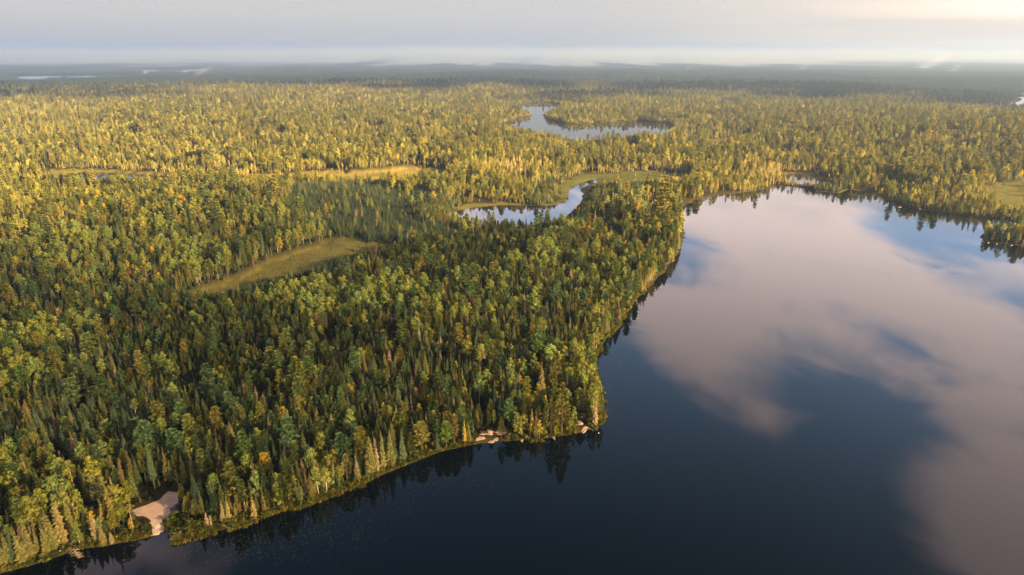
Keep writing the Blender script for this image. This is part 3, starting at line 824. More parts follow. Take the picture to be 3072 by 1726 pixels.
lm('spruce', 0, 1261, 1140, 1263, 1200, 1.0, (.15, .05, .03), 'rust red dying spruce in the middle of the forest')
lm('spruce', 3, 1037, 1090, 1040, 1140, 1.0, (.22, .08, .03), 'small orange-red dying spruce above the orange birches')
lm('spruce', 1, 255, 1318, 258, 1360, 1.4, (.13, .04, .025), 'dark red dying tree beside the lime green aspens')

def lm_world(ax, ay, bx, by):
    z = 0.6
    for _ in range(3):
        g = ground(bx, by, z); z = float(samp(H, g[0], g[1]))
        z = max(z, 0.05)
    d = px_dir(ax, ay); t = g[1] / d[1]
    return g[0], g[1], z, max(3.0, CAM_H + t * d[2] - z)
LMW = [lm_world(*l[2:6]) for l in LM]

def tree_object(kind, var, x, y, z, h, wf, tint, rz, label, group, lean=None, bright=1.0):
    hh, rr, tm, cm, jm = KINDS[kind][var]
    names = {'spruce': 'spruce_tree', 'bog_spruce': 'bog_spruce_tree', 'pine': 'white_pine_tree', 'cedar': 'cedar_tree', 'aspen': 'aspen_tree', 'birch': 'birch_tree', 'snag': 'dead_tree'}
    cats = {'spruce': 'spruce tree', 'bog_spruce': 'spruce tree', 'pine': 'pine tree', 'cedar': 'cedar tree', 'aspen': 'aspen tree', 'birch': 'birch tree', 'snag': 'dead tree'}
    s = h / hh
    e = empty(names[kind], (x, y, z), rz, (s * wf, s * wf, s))
    if lean: e.rotation_euler = (lean[0], lean[1], rz)
    tag(e, label, cats[kind], group)
    t = bpy.data.objects.new('trunk', tm); COL.objects.link(t); t.parent = e
    c_ = bpy.data.objects.new('bare_branches' if kind == 'snag' else 'crown', cm); COL.objects.link(c_); c_.parent = e
    c_['tint'] = [float(v) * bright for v in tint]
    return e

for l, (x, y, z, h) in zip(LM, LMW):
    kind, var, ax, ay, bx, by, w, tint, label, group = l
    tree_object(kind, var, x, y, z, h, w * 1.15, tint, random.uniform(0, 6.28), label, group, bright=1.3)

# scatter the forest
BANDS = [(2.95, 150, 620, 50), (3.5, 620, 1100, 48), (4.0, 1100, 2000, 46), (5.3, 2000, 3600, 45)]
PX, PY, SPC = [], [], []
for sp, r0, r1, half in BANDS:
    x, y = pts_grid(sp, r0, r1, half); PX.append(x); PY.append(y); SPC.append(np.full(len(x), sp))
PX, PY, SPC = map(np.concatenate, (PX, PY, SPC))
x, y = pts_grid(1.7, 450, 1000, 46); bz = in_zone('bog', x, y)
PX, PY, SPC = np.concatenate([PX, x[bz]]), np.concatenate([PY, y[bz]]), np.concatenate([SPC, np.full(bz.sum(), 3.0)])
sd = samp(SD, PX, PY); md = samp(MEAD, PX, PY)
keep = (sd > np.where(np.hypot(PX, PY) < 620, 1.0, 2.5)) & (rng.random(len(PX)) > sstep(md, .15, .6) * .955)
PX, PY, SPC, sd, md = (a[keep] for a in (PX, PY, SPC, sd, md))
near = np.hypot(PX, PY) < 500
clear = np.zeros(len(PX), bool)
for poly, gap in ((LOT, 3.0), (ROAD, 1.6), (ROAD2, 1.2), (OUTCROPS[0], .6), (OUTCROPS[1], .4)):
    m = near.copy()
    d = edge_dist(poly, PX[m], PY[m]); ins = inside(poly, PX[m], PY[m])
    clear[np.where(m)[0]] |= ins | (d < gap)
# grassy shoulders of the ramp stay open
for gx, gy, gr in ((525, 1580, 5.0), (435, 1578, 3.5), (430, 1600, 3.0), (550, 1600, 5), (600, 1590, 5), (660, 1582, 4), (725, 1568, 4)):
    g = ground(gx, gy); clear |= np.hypot(PX - g[0], PY - g[1]) < gr
for (x, y, z, h), l in zip(LMW, LM):
    rr = KINDS[l[0]][l[1]][1] * h / KINDS[l[0]][l[1]][0] * l[6]
    clear |= np.hypot(PX - x, PY - y) < rr * .75 + .9
    # keep the line of sight to a landmark's crown open
    d = math.hypot(x, y); t = PX * x / d + PY * y / d; s = np.abs(-PX * y / d + PY * x / d)
    clear |= (t < d) & (t > d - h * .75) & (s < rr * .85) & (h > 8) & near
PX, PY, SPC, sd, md = (a[~clear] for a in (PX, PY, SPC, sd, md))
gap = (np.hypot(PX, PY) > 560) & (fbm(PX, PY, 30, 3, 3.9) < .43) & (rng.random(len(PX)) < .85) & ~in_zone('bog', PX, PY)
gap |= (np.hypot(PX, PY) <= 560) & (sd > 12) & (fbm(PX, PY, 16, 3, 8.3) < .27)
PX, PY, SPC, sd, md = (a[~gap] for a in (PX, PY, SPC, sd, md))
N = len(PX)
PZ = samp(H, PX, PY)
RD = np.hypot(PX, PY)
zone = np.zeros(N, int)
for k, nm in enumerate(('golden', 'tan', 'aspens', 'pines', 'bog', 'shade_spruces')):
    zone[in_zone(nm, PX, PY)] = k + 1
u = rng.random(N)
st1 = fbm(PX, PY, 70, 3, 1.3); st2 = fbm(PX, PY, 34, 3, 9.1); st3 = fbm(PX, PY, 240, 2, 4.4)
kinds = ['spruce', 'bog_spruce', 'pine', 'cedar', 'aspen', 'birch', 'snag']
# species weights
Wt = np.zeros((N, 7))
Wt[:] = (.52, 0, .07, .26, .05, .08, .04)
Wt[:, 4] += np.clip(st1 - .52, 0, 1) * 5; Wt[:, 5] += np.clip(st2 - .52, 0, 1) * 3; Wt[:, 0] += np.clip(.48 - st1, 0, 1) * 3; Wt[:, 2] += np.clip(st3 - .5, 0, 1) * 1.2
far = sstep(RD, 600, 1200)
Wt[:, 4] += far * (.12 + np.clip(st3 - .45, 0, 1) * 1.5); Wt[:, 5] += far * .22; Wt[:, 2] += far * .22; Wt[:, 3] += far * .25
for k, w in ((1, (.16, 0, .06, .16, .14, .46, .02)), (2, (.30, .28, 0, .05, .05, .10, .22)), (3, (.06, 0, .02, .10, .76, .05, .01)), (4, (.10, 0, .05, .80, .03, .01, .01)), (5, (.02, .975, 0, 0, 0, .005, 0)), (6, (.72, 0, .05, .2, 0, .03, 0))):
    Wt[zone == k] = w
edge = (sd < 9) & (RD < 620)
Wt[edge] = Wt[edge] * .4 + np.array((.36, 0, .03, .16, .01, .05, .05))
boggy = (sd < 45) & (RD > 650) & (RD < 1300) & (zone != 1)
Wt[boggy] = Wt[boggy] * .3 + np.array((.3, .5, .02, .05, .02, .06, .1))
mclose = (md > .02) & (zone == 0)
Wt[mclose] = Wt[mclose] * .4 + np.array((.2, .5, 0, .05, .02, .05, .05))
Wt /= Wt.sum(1, keepdims=True)
sp_id = (np.cumsum(Wt, 1) < u[:, None]).sum(1).clip(0, 6)
# size, colour
hf = np.array([11.5, 5.8, 16.0, 11.5, 13.0, 10.5, 9.5])[sp_id] * np.clip(rng.normal(1, .20, N), .5, 1.5) * (.82 + .36 * fbm(PX, PY, 55, 2, 6.6))
hf *= np.where((zone == 4), .92, 1.0) * np.where(md > .02, .75, 1.0) * np.where((sd < 40) & (RD > 650) & (PY < 1000) & (PX < 160), .62, np.where((sd < 60) & (RD > 900), .75, 1.0))
hf *= np.where(RD > 620, np.clip(rng.normal(1, .18, N), .6, 1.6), 1)
mg_front = np.maximum.reduce([samp(MEAD, PX, PY + k) for k in (6, 14, 24, 36)])
hf *= np.where((RD > 430) & (RD < 1300), 1 - .42 * sstep(mg_front, .2, .8), 1)
hf *= np.where((sp_id == 2) & (RD > 620) & (rng.random(N) < .35), 1.3, 1)
young = (rng.random(N) < .18) & (zone != 4); hf[young] *= .62
wfac = np.clip(rng.normal(1, .14, N), .7, 1.4) * np.interp(SPC, [3, 6.6], [1.0, 1.1]) * np.where(RD < 620, np.array([1.08, 1.35, 1.0, 1.02, 1.12, 1.12, 1.1])[sp_id], np.array([1.0, 1.6, 1.05, 1.0, 1.05, 1.1, 1.0])[sp_id])
hf *= np.interp(SPC, [3, 6.6], [1.0, .94])
tint = np.zeros((N, 3))
ur = rng.random(N)
def pal(mask, key):
    p = np.array(TINT[key]); i = rng.integers(0, len(p), mask.sum())
    tint[mask] = p[i]
for k, nm in enumerate(kinds):
    pal(sp_id == k, nm)
pal((sp_id == 0) & (ur < .14), 'spruce_olive'); pal((sp_id == 0) & (ur > .93), 'spruce_tan')
pal((sp_id == 0) & edge & (ur < .16), 'spruce_tan'); pal((sp_id == 0) & edge & (ur > .5), 'spruce_olive')
pal((zone == 2) & (sp_id < 2), 'spruce_tan')
pal((sp_id == 2) & (ur < .25), 'pine_gold')
pal((sp_id == 5) & (ur < np.where(zone == 1, .14, .08)), 'yellow'); pal((sp_id == 5) & (ur > .978), 'orange')
pal((sp_id == 0) & (ur > .50) & (ur < .504), 'orange')
tint *= np.clip(rng.normal(1, .16, N), .6, 1.5)[:, None] * (.8 + .4 * st2)[:, None]
tint[:, 0] *= rng.normal(1, .06, N)
nearf = 1 - sstep(RD, 500, 900)
tint *= (1 + nearf * np.array([-.12, 0, -.05, -.28, .25, .02, 0])[sp_id])[:, None]
tint[sp_id == 4] *= (1.04, .93, .66)
gold_light = (sstep(RD, 500, 1000) * np.where(zone == 5, 0, np.where(zone == 4, .5, 1)))[:, None]  # painted sunlight: farther crowns are tinted towards gold and brightened
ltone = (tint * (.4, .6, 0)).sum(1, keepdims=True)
tint = tint * (1 - .55 * gold_light) + .55 * gold_light * (tint.mean(0) * .5 + ltone * np.array([[1.27, .95, .13]]) * .74)
tint *= 1 + .38 * gold_light
shade_mix = (sstep(RD + 1500 * (st3 - .5) + .2 * PX, 2500, 3500) * (.5 + .5 * (rng.random(N) < sstep(RD + 1500 * (st3 - .5), 2400, 3300))))[:, None]  # crowns darkened in colour to imitate cloud shadow beyond the golden ridge
tint = tint * (1 - shade_mix) + shade_mix * np.array([[.024, .035, .022]]) * rng.uniform(.7, 1.3, (N, 1))
rot = rng.uniform(0, 6.28, N)
var = np.zeros(N, int)
for k, nm in enumerate(kinds):
    m = sp_id == k; var[m] = rng.integers(0, len(KINDS[nm]), m.sum())

# which ones the photograph shows largest become objects of their own
ang_x = np.abs(PX / np.maximum(PY, 1)); 
dep = np.arctan2(CAM_H - PZ, np.hypot(PY, 0)) 
ypx = 863 + F_PX * np.tan(dep - PITCH)
depth = PY * math.cos(PITCH) + (CAM_H - PZ) * math.sin(PITCH)
xpx = 1536 + F_PX * PX / depth
inframe = (xpx > -10) & (xpx < 3082) & (ypx > 0) & (ypx < 1770)
size = hf / depth * inframe
single = np.zeros(N, bool)
LIM = {'spruce': 250, 'bog_spruce': 0, 'pine': 150, 'cedar': 270, 'aspen': 150, 'birch': 200, 'snag': 90}
ANCH = [(60, 1640, 'among the olive spruces of the bank row'), (60, 1480, 'by the pale aspen behind the bank row'), (240, 1500, 'along the dirt road'), (470, 1470, 'at the back of the gravel lot'),
        (590, 1540, 'beside the car cedars'), (330, 1370, 'round the lime green aspens'), (150, 1300, 'below the big plumed pine'), (230, 1170, 'round the big plumed pine'), (520, 1290, 'round the lone large aspen'),
        (410, 1230, 'by the tall leaning aspen'), (590, 1190, 'by the shaded forest glade'), (720, 1500, 'behind the marsh snags'), (700, 1380, 'between marsh snags and lone aspen'), (860, 1440, 'behind the marsh bank'),
        (960, 1430, 'by the reed bank spruces'), (1060, 1390, 'by the broad pale cedar'), (1160, 1340, 'behind the shore spires'), (1060, 1220, 'below the orange birches'), (1070, 1120, 'above the orange birches'),
        (1260, 1190, 'round the rust red spruce'), (1300, 1290, 'behind the yellow and green shore pines'), (1440, 1250, 'behind the granite outcrop'), (1440, 1150, 'below the umbrella birch'), (1440, 1030, 'above the umbrella birch'),
        (1580, 1260, 'between outcrop and forest point'), (1620, 1150, 'by the tall ragged spruce'), (1700, 1200, 'beside the huge shore cedar'), (1770, 1190, 'on the forest point'), (1740, 1080, 'in the notch above the point'),
        (1620, 1010, 'round the fresh green pine'), (880, 1260, 'above the marsh bank woods'), (960, 1080, 'by the dark clearing'), (1300, 1040, 'by the golden birch before the aspen grove'), (780, 1120, 'in the dark conifer block'),
        (1830, 950, 'along the golden wooded shore'), (60, 1150, 'by the pale aspen grove'), (20, 1380, 'by the pale aspens near the road'), (1200, 1130, 'between orange birches and rust spruce')]
AXY = np.array([ground(a, b, 4.0) for a, b, _ in ANCH])
def place_label(kind, t, x, y, s, h, w):
    k = int(np.argmin((AXY[:, 0] - x) ** 2 + (AXY[:, 1] - y) ** 2))
    lum = t[0] * .4 + t[1] * .6
    size_ = 'tall' if h > 14.5 else ('short' if h < 8.5 else '')
    girth = 'broad' if w > 1.42 else ('slim' if w < 1.02 else '')
    if kind == 'spruce':
        c_ = 'tan half-dead' if t[0] > t[1] * 1.15 and lum > .07 else ('olive' if t[0] > t[1] * .93 else ('dark green' if lum < .07 else 'mid green')); nm = 'pointed spruce'
        if t[0] > t[1] * 1.7: c_ = 'rust red'
    elif kind == 'pine':
        c_ = 'golden green' if t[0] > t[1] * .9 else 'fresh green'; nm = 'plumed pine'
    elif kind == 'cedar':
        c_ = 'olive' if t[0] > t[1] * .85 else 'deep green'; nm = 'rounded cedar'
    elif kind == 'aspen':
        c_ = 'pale green' if t[0] < t[1] * .8 else 'yellowish green'; nm = 'billowy aspen'
    elif kind == 'birch':
        c_ = 'orange' if t[0] > t[1] * 2 else ('bright yellow' if t[0] > t[1] * 1.25 else ('yellow-green' if t[0] > t[1] * .92 else 'green')); nm = 'leafy birch'
    else:
        c_ = 'bare grey-tan'; nm = 'dead tree'
    edge_ = ' at the water edge' if s < 5 else ''
    lab = ' '.join(f'{size_} {girth} {c_} {nm}{edge_} {ANCH[k][2]}'.split())
    if len(lab.split()) > 15: lab = lab.replace(edge_, '')
    return lab, 'set of ' + lab
for k, nm in enumerate(kinds):
    cand = np.where((sp_id == k) & (size > 0))[0]
    cand = cand[np.argsort(-size[cand])][:LIM[nm]]
    single[cand] = True
    for i in cand:
        lab, grp = place_label(nm, tint[i], PX[i], PY[i], sd[i], hf[i], wfac[i])
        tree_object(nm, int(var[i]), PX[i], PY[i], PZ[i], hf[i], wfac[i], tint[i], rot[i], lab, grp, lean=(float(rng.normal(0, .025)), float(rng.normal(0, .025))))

# ------------------------------------------------------------------ the rest of the forest: uncountable, one object per kind
def instancer(name, kind, pos, rotv, scl, tnt, var_i, label, cat, meshes=None):
    coll = bpy.data.collections.new(name + '_models')
    for k, mm in enumerate(meshes or [v[4] for v in KINDS[kind]]):
        coll.objects.link(bpy.data.objects.new(f'{name}_model_{chr(97 + k)}', mm))
    me = bpy.data.meshes.new(name)
    n = len(pos)
    me.vertices.add(n); me.vertices.foreach_set('co', np.asarray(pos, np.float32).ravel())
    for an, tp, arr, fld in (('tree_rotation', 'FLOAT_VECTOR', rotv, 'vector'), ('tree_scale', 'FLOAT_VECTOR', scl, 'vector'),
                             ('tint', 'FLOAT_COLOR', np.concatenate([tnt, np.ones((n, 1))], 1), 'color'), ('model_index', 'INT', var_i, 'value')):
        at = me.attributes.new(an, tp, 'POINT')
        at.data.foreach_set(fld, np.asarray(arr, np.int32 if tp == 'INT' else np.float32).ravel())
    me.update()
    o = link(bpy.data.objects.new(name, me))
    ng = bpy.data.node_groups.new(name + '_nodes', 'GeometryNodeTree')
    ng.interface.new_socket('Geometry', in_out='INPUT', socket_type='NodeSocketGeometry')
    ng.interface.new_socket('Geometry', in_out='OUTPUT', socket_type='NodeSocketGeometry')
    N_ = ng.nodes; L = ng.links
    gi = N_.new('NodeGroupInput'); go = N_.new('NodeGroupOutput')
    ci = N_.new('GeometryNodeCollectionInfo'); ci.inputs[0].default_value = coll
    ci.inputs['Separate Children'].default_value = True; ci.inputs['Reset Children'].default_value = True
    iop = N_.new('GeometryNodeInstanceOnPoints')
    def na_(nm_, tp):
        d = N_.new('GeometryNodeInputNamedAttribute'); d.data_type = tp; d.inputs[0].default_value = nm_
        return d.outputs[0]
    L.new(gi.outputs[0], iop.inputs['Points']); L.new(ci.outputs[0], iop.inputs['Instance'])
    iop.inputs['Pick Instance'].default_value = True
    L.new(na_('model_index', 'INT'), iop.inputs['Instance Index'])
    e2r = N_.new('FunctionNodeEulerToRotation'); L.new(na_('tree_rotation', 'FLOAT_VECTOR'), e2r.inputs[0]); L.new(e2r.outputs[0], iop.inputs['Rotation'])
    L.new(na_('tree_scale', 'FLOAT_VECTOR'), iop.inputs['Scale'])
    L.new(iop.outputs[0], go.inputs[0])
    md_ = o.modifiers.new('scatter', 'NODES'); md_.node_group = ng
    tag(o, label, cat, kind='stuff')
    return o

names_ = {'spruce': ('spruce_forest', 'mass of dark pointed spruces filling the forest beyond the nearest trees'), 'bog_spruce': ('bog_spruce_forest', 'dense carpet of thin small spruces round the bog meadows'),
          'pine': ('white_pine_forest', 'scattered plumed white pines through the farther forest'), 'cedar': ('cedar_forest', 'mass of rounded olive conifers through the farther forest'),
          'aspen': ('aspen_forest', 'billowy pale green aspen groves through the farther forest'), 'birch': ('birch_forest', 'yellow-green birch canopy on the golden ridges'),
          'snag': ('dead_tree_stand', 'tan dead spruces standing through the farther forest')}
for k, nm in enumerate(kinds):
    m = (sp_id == k) & ~single
    if not m.any(): continue
    hh = np.array([v[0] for v in KINDS[nm]])[var[m]]
    s = hf[m] / hh
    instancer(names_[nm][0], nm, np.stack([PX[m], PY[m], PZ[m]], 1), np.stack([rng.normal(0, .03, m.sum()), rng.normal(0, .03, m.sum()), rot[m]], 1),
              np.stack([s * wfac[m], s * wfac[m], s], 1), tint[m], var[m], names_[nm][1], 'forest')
print('trees', N, 'singles', int(single.sum()))

# distant forest, in patches of low trees
def patch(seed, size_, n):
    q = random.Random(seed); b = MB()
    for _ in range(n):
        x, y = q.uniform(-size_ / 2, size_ / 2), q.uniform(-size_ / 2, size_ / 2)
        h = q.uniform(9, 17); a = q.uniform(0, 6.28); lv = q.uniform(.55, 1.5)
        if q.random() < .5:
            r = h * q.uniform(.15, .22)
            P = [(x + r * math.cos(a + k * 1.257), y + r * math.sin(a + k * 1.257), h * .12) for k in range(5)]
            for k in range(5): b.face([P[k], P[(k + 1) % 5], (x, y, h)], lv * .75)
        else:
            r = h * q.uniform(.20, .30)
            P = [(x + r * q.uniform(.7, 1.2) * math.cos(a + k * 1.257), y + r * q.uniform(.7, 1.2) * math.sin(a + k * 1.257), h * q.uniform(.45, .65)) for k in range(5)]
            for k in range(5):
                b.face([P[k], P[(k + 1) % 5], (x, y, h * .95)], lv)
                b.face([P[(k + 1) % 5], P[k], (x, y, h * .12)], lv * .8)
    return b.mesh('forest_patch', [M_LEAF])
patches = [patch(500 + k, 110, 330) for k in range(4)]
fx, fy, fs_ = [], [], []
for sp, r0, r1, sc_ in ((84, 3360, 7000, 1.0), (150, 7000, 15500, 1.8)):
    x, y = pts_grid(sp, r0, r1, 46); fx.append(x); fy.append(y); fs_.append(np.full(len(x), sc_))
fx, fy, fs_ = map(np.concatenate, (fx, fy, fs_))
dsd = samp(SD, fx, fy); m = dsd > 52 * fs_ * .9
fx, fy, fs_ = fx[m], fy[m], fs_[m]; n = len(fx)
tn = np.array([(.020, .030, .020)]) * (.6 + .8 * fbm(fx, fy, 420, 3, 7.7))[:, None] * rng.normal(1, .12, n)[:, None]  # cloud shade of the distant belt is put into this dark tint
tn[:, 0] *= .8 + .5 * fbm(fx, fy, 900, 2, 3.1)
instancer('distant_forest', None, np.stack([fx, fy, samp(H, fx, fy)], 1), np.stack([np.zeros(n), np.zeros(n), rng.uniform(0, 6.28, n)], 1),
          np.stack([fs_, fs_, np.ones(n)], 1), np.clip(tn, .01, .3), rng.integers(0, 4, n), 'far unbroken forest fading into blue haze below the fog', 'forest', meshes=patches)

# ------------------------------------------------------------------ low plants: bank shrubs, sedge and undergrowth
def scatter_low(name, kind, x, y, h_lo, h_hi, pal_, label, cat, z_off=0.0):
    n = len(x); vi = rng.integers(0, len(KINDS[kind]), n)
    hh = np.array([v[0] for v in KINDS[kind]])[vi]; s = rng.uniform(h_lo, h_hi, n) / hh
    p = np.array(pal_)[rng.integers(0, len(pal_), n)] * rng.uniform(.7, 1.3, n)[:, None]
    instancer(name, kind, np.stack([x, y, samp(H, x, y) + z_off], 1), np.stack([np.zeros(n), np.zeros(n), rng.uniform(0, 6.28, n)], 1), np.stack([s, s, s], 1), p, vi, label, cat)
x, y = pts_grid(1.5, 190, 480, 50)
s = samp(SD, x, y); keep = (s > .1) & (s < 7.5) & (rng.random(len(x)) < .55)
lot_d = np.minimum(edge_dist(LOT, x, y), 99); keep &= ~inside(LOT, x, y) & (lot_d > .8)
for oc in OUTCROPS: keep &= ~inside(oc, x, y)
scatter_low('bank_shrubs', 'shrub', x[keep], y[keep], .5, 2.6, [(.085, .095, .020), (.065, .085, .020), (.12, .105, .022), (.055, .075, .024)], 'low yellow-green shrubs and alders fringing the near lake bank', 'shrubs')
x, y = pts_grid(.75, 190, 420, 50)
s = samp(SD, x, y); nn = fbm(x, y, 9, 3, 2.7)
keep = (s > -2.4 * sstep(nn, .35, .6)) & (s < 5) & (rng.random(len(x)) < .75) & ~inside(LOT, x, y)
for oc in OUTCROPS: keep &= ~inside(oc, x, y)
g0 = ground(505, 1603); keep &= (np.hypot(x - g0[0], y - g0[1]) > 2.8)
keep &= ~((s < .4) & (fbm(x, y, 30, 2, 5.9) > .56))
x, y = x[keep], y[keep]
n = len(x); vi = rng.integers(0, 2, n); sc_ = rng.uniform(.8, 1.6, n)
pl = np.array([(.12, .105, .022), (.08, .088, .020), (.15, .12, .026), (.065, .075, .020)])[rng.integers(0, 4, n)] * rng.uniform(.7, 1.2, n)[:, None]
instancer('shore_sedge', 'tuft', np.stack([x, y, np.maximum(samp(H, x, y), 0.0)], 1), np.stack([np.zeros(n), np.zeros(n), rng.uniform(0, 6.28, n)], 1), np.stack([sc_] * 3, 1), pl, vi, 'golden sedge and reeds standing along the near waterline', 'sedge')
# hummocks in the meadows
x, y = pts_grid(2.0, 400, 1150, 46)
mm = samp(MEAD, x, y); keep = (mm > .3) & (rng.random(len(x)) < sstep(fbm(x, y, 18, 3, 4.2), .38, .62) * .45)
scatter_low('meadow_sedge', 'shrub', x[keep], y[keep], .25, .7, [(.17, .155, .035), (.13, .135, .035), (.22, .175, .038), (.25, .19, .045)], 'low sedge hummocks dotting the open bog meadows', 'sedge')
# undergrowth under the near trees
x, y = pts_grid(3.2, 200, 620, 48)
s = samp(SD, x, y); keep = (s > 7) & (samp(MEAD, x, y) < .2) & ~inside(LOT, x, y) & ~inside(ROAD, x, y) & ~inside(ROAD2, x, y) & (edge_dist(LOT, x, y) > 1.5) & (rng.random(len(x)) < .8)
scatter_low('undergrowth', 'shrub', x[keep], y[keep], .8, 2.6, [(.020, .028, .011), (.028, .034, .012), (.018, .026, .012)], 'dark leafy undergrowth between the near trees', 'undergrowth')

x, y = pts_grid(3.6, 200, 620, 48)
s = samp(SD, x, y); keep = (s > 3) & ~inside(LOT, x, y) & ~inside(ROAD, x, y) & ~inside(ROAD2, x, y) & (edge_dist(LOT, x, y) > 2.5) & (samp(MEAD, x, y) < .2) & (rng.random(len(x)) < .7)
for oc in OUTCROPS: keep &= ~inside(oc, x, y)
for gx, gy, gr in ((525, 1580, 5.0), (435, 1578, 3.0), (550, 1600, 5), (600, 1590, 5), (660, 1582, 4), (725, 1568, 4)):
    g = ground(gx, gy); keep &= np.hypot(x - g[0], y - g[1]) > gr
scatter_low('young_spruces', 'spruce', x[keep], y[keep], 2.5, 6.0, [(.045, .066, .030), (.06, .075, .030), (.09, .09, .034), (.05, .075, .042)], 'thicket of knee-to-roof-high young spruces between the taller trees', 'young spruces')

# lily pads floating off the bank
b = MB()
q = random.Random(5)
LP = [(560, 1650, 40, 26, 240), (700, 1625, 70, 26, 420), (850, 1600, 80, 34, 380), (1000, 1545, 90, 40, 300), (1180, 1470, 70, 34, 330), (1290, 1430, 60, 24, 260), (1060, 1600, 80, 26, 170),
      (1826, 1180, 16, 50, 420), (1830, 1240, 18, 34, 260), (1840, 1085, 30, 18, 160), (1800, 1075, 16, 12, 100), (760, 1660, 90, 24, 200), (1430, 1460, 50, 20, 60)]
for cx_, cy_, sx_, sy_, n_ in LP:
    for _ in range(int(n_ * .55)):
        g = ground(cx_ + q.gauss(0, sx_), cy_ + q.gauss(0, sy_)); r_ = q.uniform(.07, .17)
        if samp(SD, g[0], g[1]) > -.5: continue
        a = q.uniform(0, 6.28); z = .012 + q.random() * .01
        vs_ = [(g[0], g[1], z)] + [(g[0] + r_ * math.cos(a + k * 1.0), g[1] + r_ * math.sin(a + k * 1.0), z + .004 * q.random()) for k in range(6)]
        b.add(vs_, [(0, k, k + 1) for k in range(1, 6)], q.uniform(.7, 1.3))
ml, T, bs = material('lily_pad', (.17, .15, .05), .5, .4)
lva = T.n('ShaderNodeAttribute', attribute_name='lv'); T.put(bs.inputs['Base Color'], T.mix(T.math('SUBTRACT', lva.outputs['Fac'], .5), (.035, .038, .020), (.085, .07, .042)))
tag(b.build('lily_pads', ml), 'small olive lily pads floating in loose drifts off the near bank', 'lily pads', kind='stuff')

# ------------------------------------------------------------------ gravel lot, ramp, road, rocks
def sheet(name, poly, mat, z_off, step_=1.2, kind='structure'):
    """flat sheet following the ground inside an outline"""
    p = rough(poly, 1.6, .22, 12)
    pts = [Vector((a[0], a[1], 0)) for a in p]
    bm = bmesh.new()
    vs_ = [bm.verts.new(v) for v in pts]
    bm.faces.new(vs_)
    bmesh.ops.triangulate(bm, faces=bm.faces[:])
    lo, hi = np.array(p).min(0), np.array(p).max(0)
    for ax in (0, 1):
        for c_ in np.arange(lo[ax] + step_, hi[ax], step_):
            co = [0, 0, 0]; co[ax] = c_; no = [0, 0, 0]; no[ax] = 1
            bmesh.ops.bisect_plane(bm, geom=bm.verts[:] + bm.edges[:] + bm.faces[:], plane_co=co, plane_no=no)
    X = np.array([v.co.x for v in bm.verts]); Y = np.array([v.co.y for v in bm.verts])
    zz = samp(H, X, Y)
    for v, z in zip(bm.verts, zz): v.co.z = max(z, -.05) + z_off
    for f in bm.faces:
        if f.normal.z < 0: f.normal_flip()
    me = bpy.data.meshes.new(name); bm.to_mesh(me); bm.free()
    me.materials.append(mat)
    return tag(link(bpy.data.objects.new(name, me)), kind=kind)
def earth(name, a, b_, c_, sc):
    m, T, bs = material(name, a, 1.0, .05)
    g = T.n('ShaderNodeNewGeometry')
    n1 = T.noise(g.outputs['Position'], sc, 4, .6); n2 = T.noise(g.outputs['Position'], sc * 9, 3, .6)
    col = T.mix(T.step(n1, .35, .68), a, b_); col = T.mix(T.step(n2, .55, .8), col, c_)
    T.put(bs.inputs['Base Color'], col)
    bp = T.n('ShaderNodeBump'); bp.inputs['Strength'].default_value = .5; bp.inputs['Distance'].default_value = .05
    T.put(bp.inputs['Height'], n2); T.put(bs.inputs['Normal'], bp.outputs[0])
    return m
M_GRAVEL = earth('pink_gravel', (.36, .255, .19), (.44, .32, .245), (.28, .20, .15), .35)
M_DIRT = earth('dirt_road', (.12, .07, .045), (.17, .10, .07), (.07, .05, .03), .5)
M_CONCRETE = earth('concrete', (.46, .37, .31), (.54, .45, .38), (.34, .28, .24), .8)
M_GRANITE = earth('pink_granite', (.26, .18, .14), (.34, .26, .21), (.12, .10, .08), .7)
sheet('gravel_lot', LOT, M_GRAVEL, .05)
sheet('dirt_road', ROAD, M_DIRT, .045)
sheet('dirt_road', ROAD2, M_DIRT, .05)

# boat ramp of cast slabs running into the water
A = ground(470, 1578); B = ground(466, 1606)
axis = (B - A); Lr = float(np.linalg.norm(axis)); axis /= Lr
ra = math.atan2(axis[1], axis[0])
root = empty('boat_ramp', (A[0], A[1], 0), ra)
tag(root, 'pale concrete boat ramp slabs sloping from the gravel lot into the lake', 'boat ramp')
zA = float(samp(H, A[0], A[1])) + .07
for i in range(5):
    for j in range(2):
        b = MB(); l_ = (Lr + 2.0) / 5
        z0 = zA - (zA + .15) * (i + .5) / 5
        sl = (zA + .15) / (Lr + 2.0)
        x0, x1 = i * l_ + .02, (i + 1) * l_ - .02; y0, y1 = (-1.35 + 1.35 * j) + .02, (-1.35 + 1.35 * (j + 1)) - .02
        zt = lambda xx: zA - sl * xx + .03 * (((i * 2 + j) * 7) % 3 - 1) * .5
        vs_ = [(x0, y0, zt(x0)), (x1, y0, zt(x1)), (x1, y1, zt(x1)), (x0, y1, zt(x0))]
        b.add(vs_ + [(v[0], v[1], v[2] - .2) for v in vs_], [(0, 1, 2, 3), (4, 7, 6, 5), (0, 4, 5, 1), (1, 5, 6, 2), (2, 6, 7, 3), (3, 7, 4, 0)])
        b.build('slab', M_CONCRETE, root)

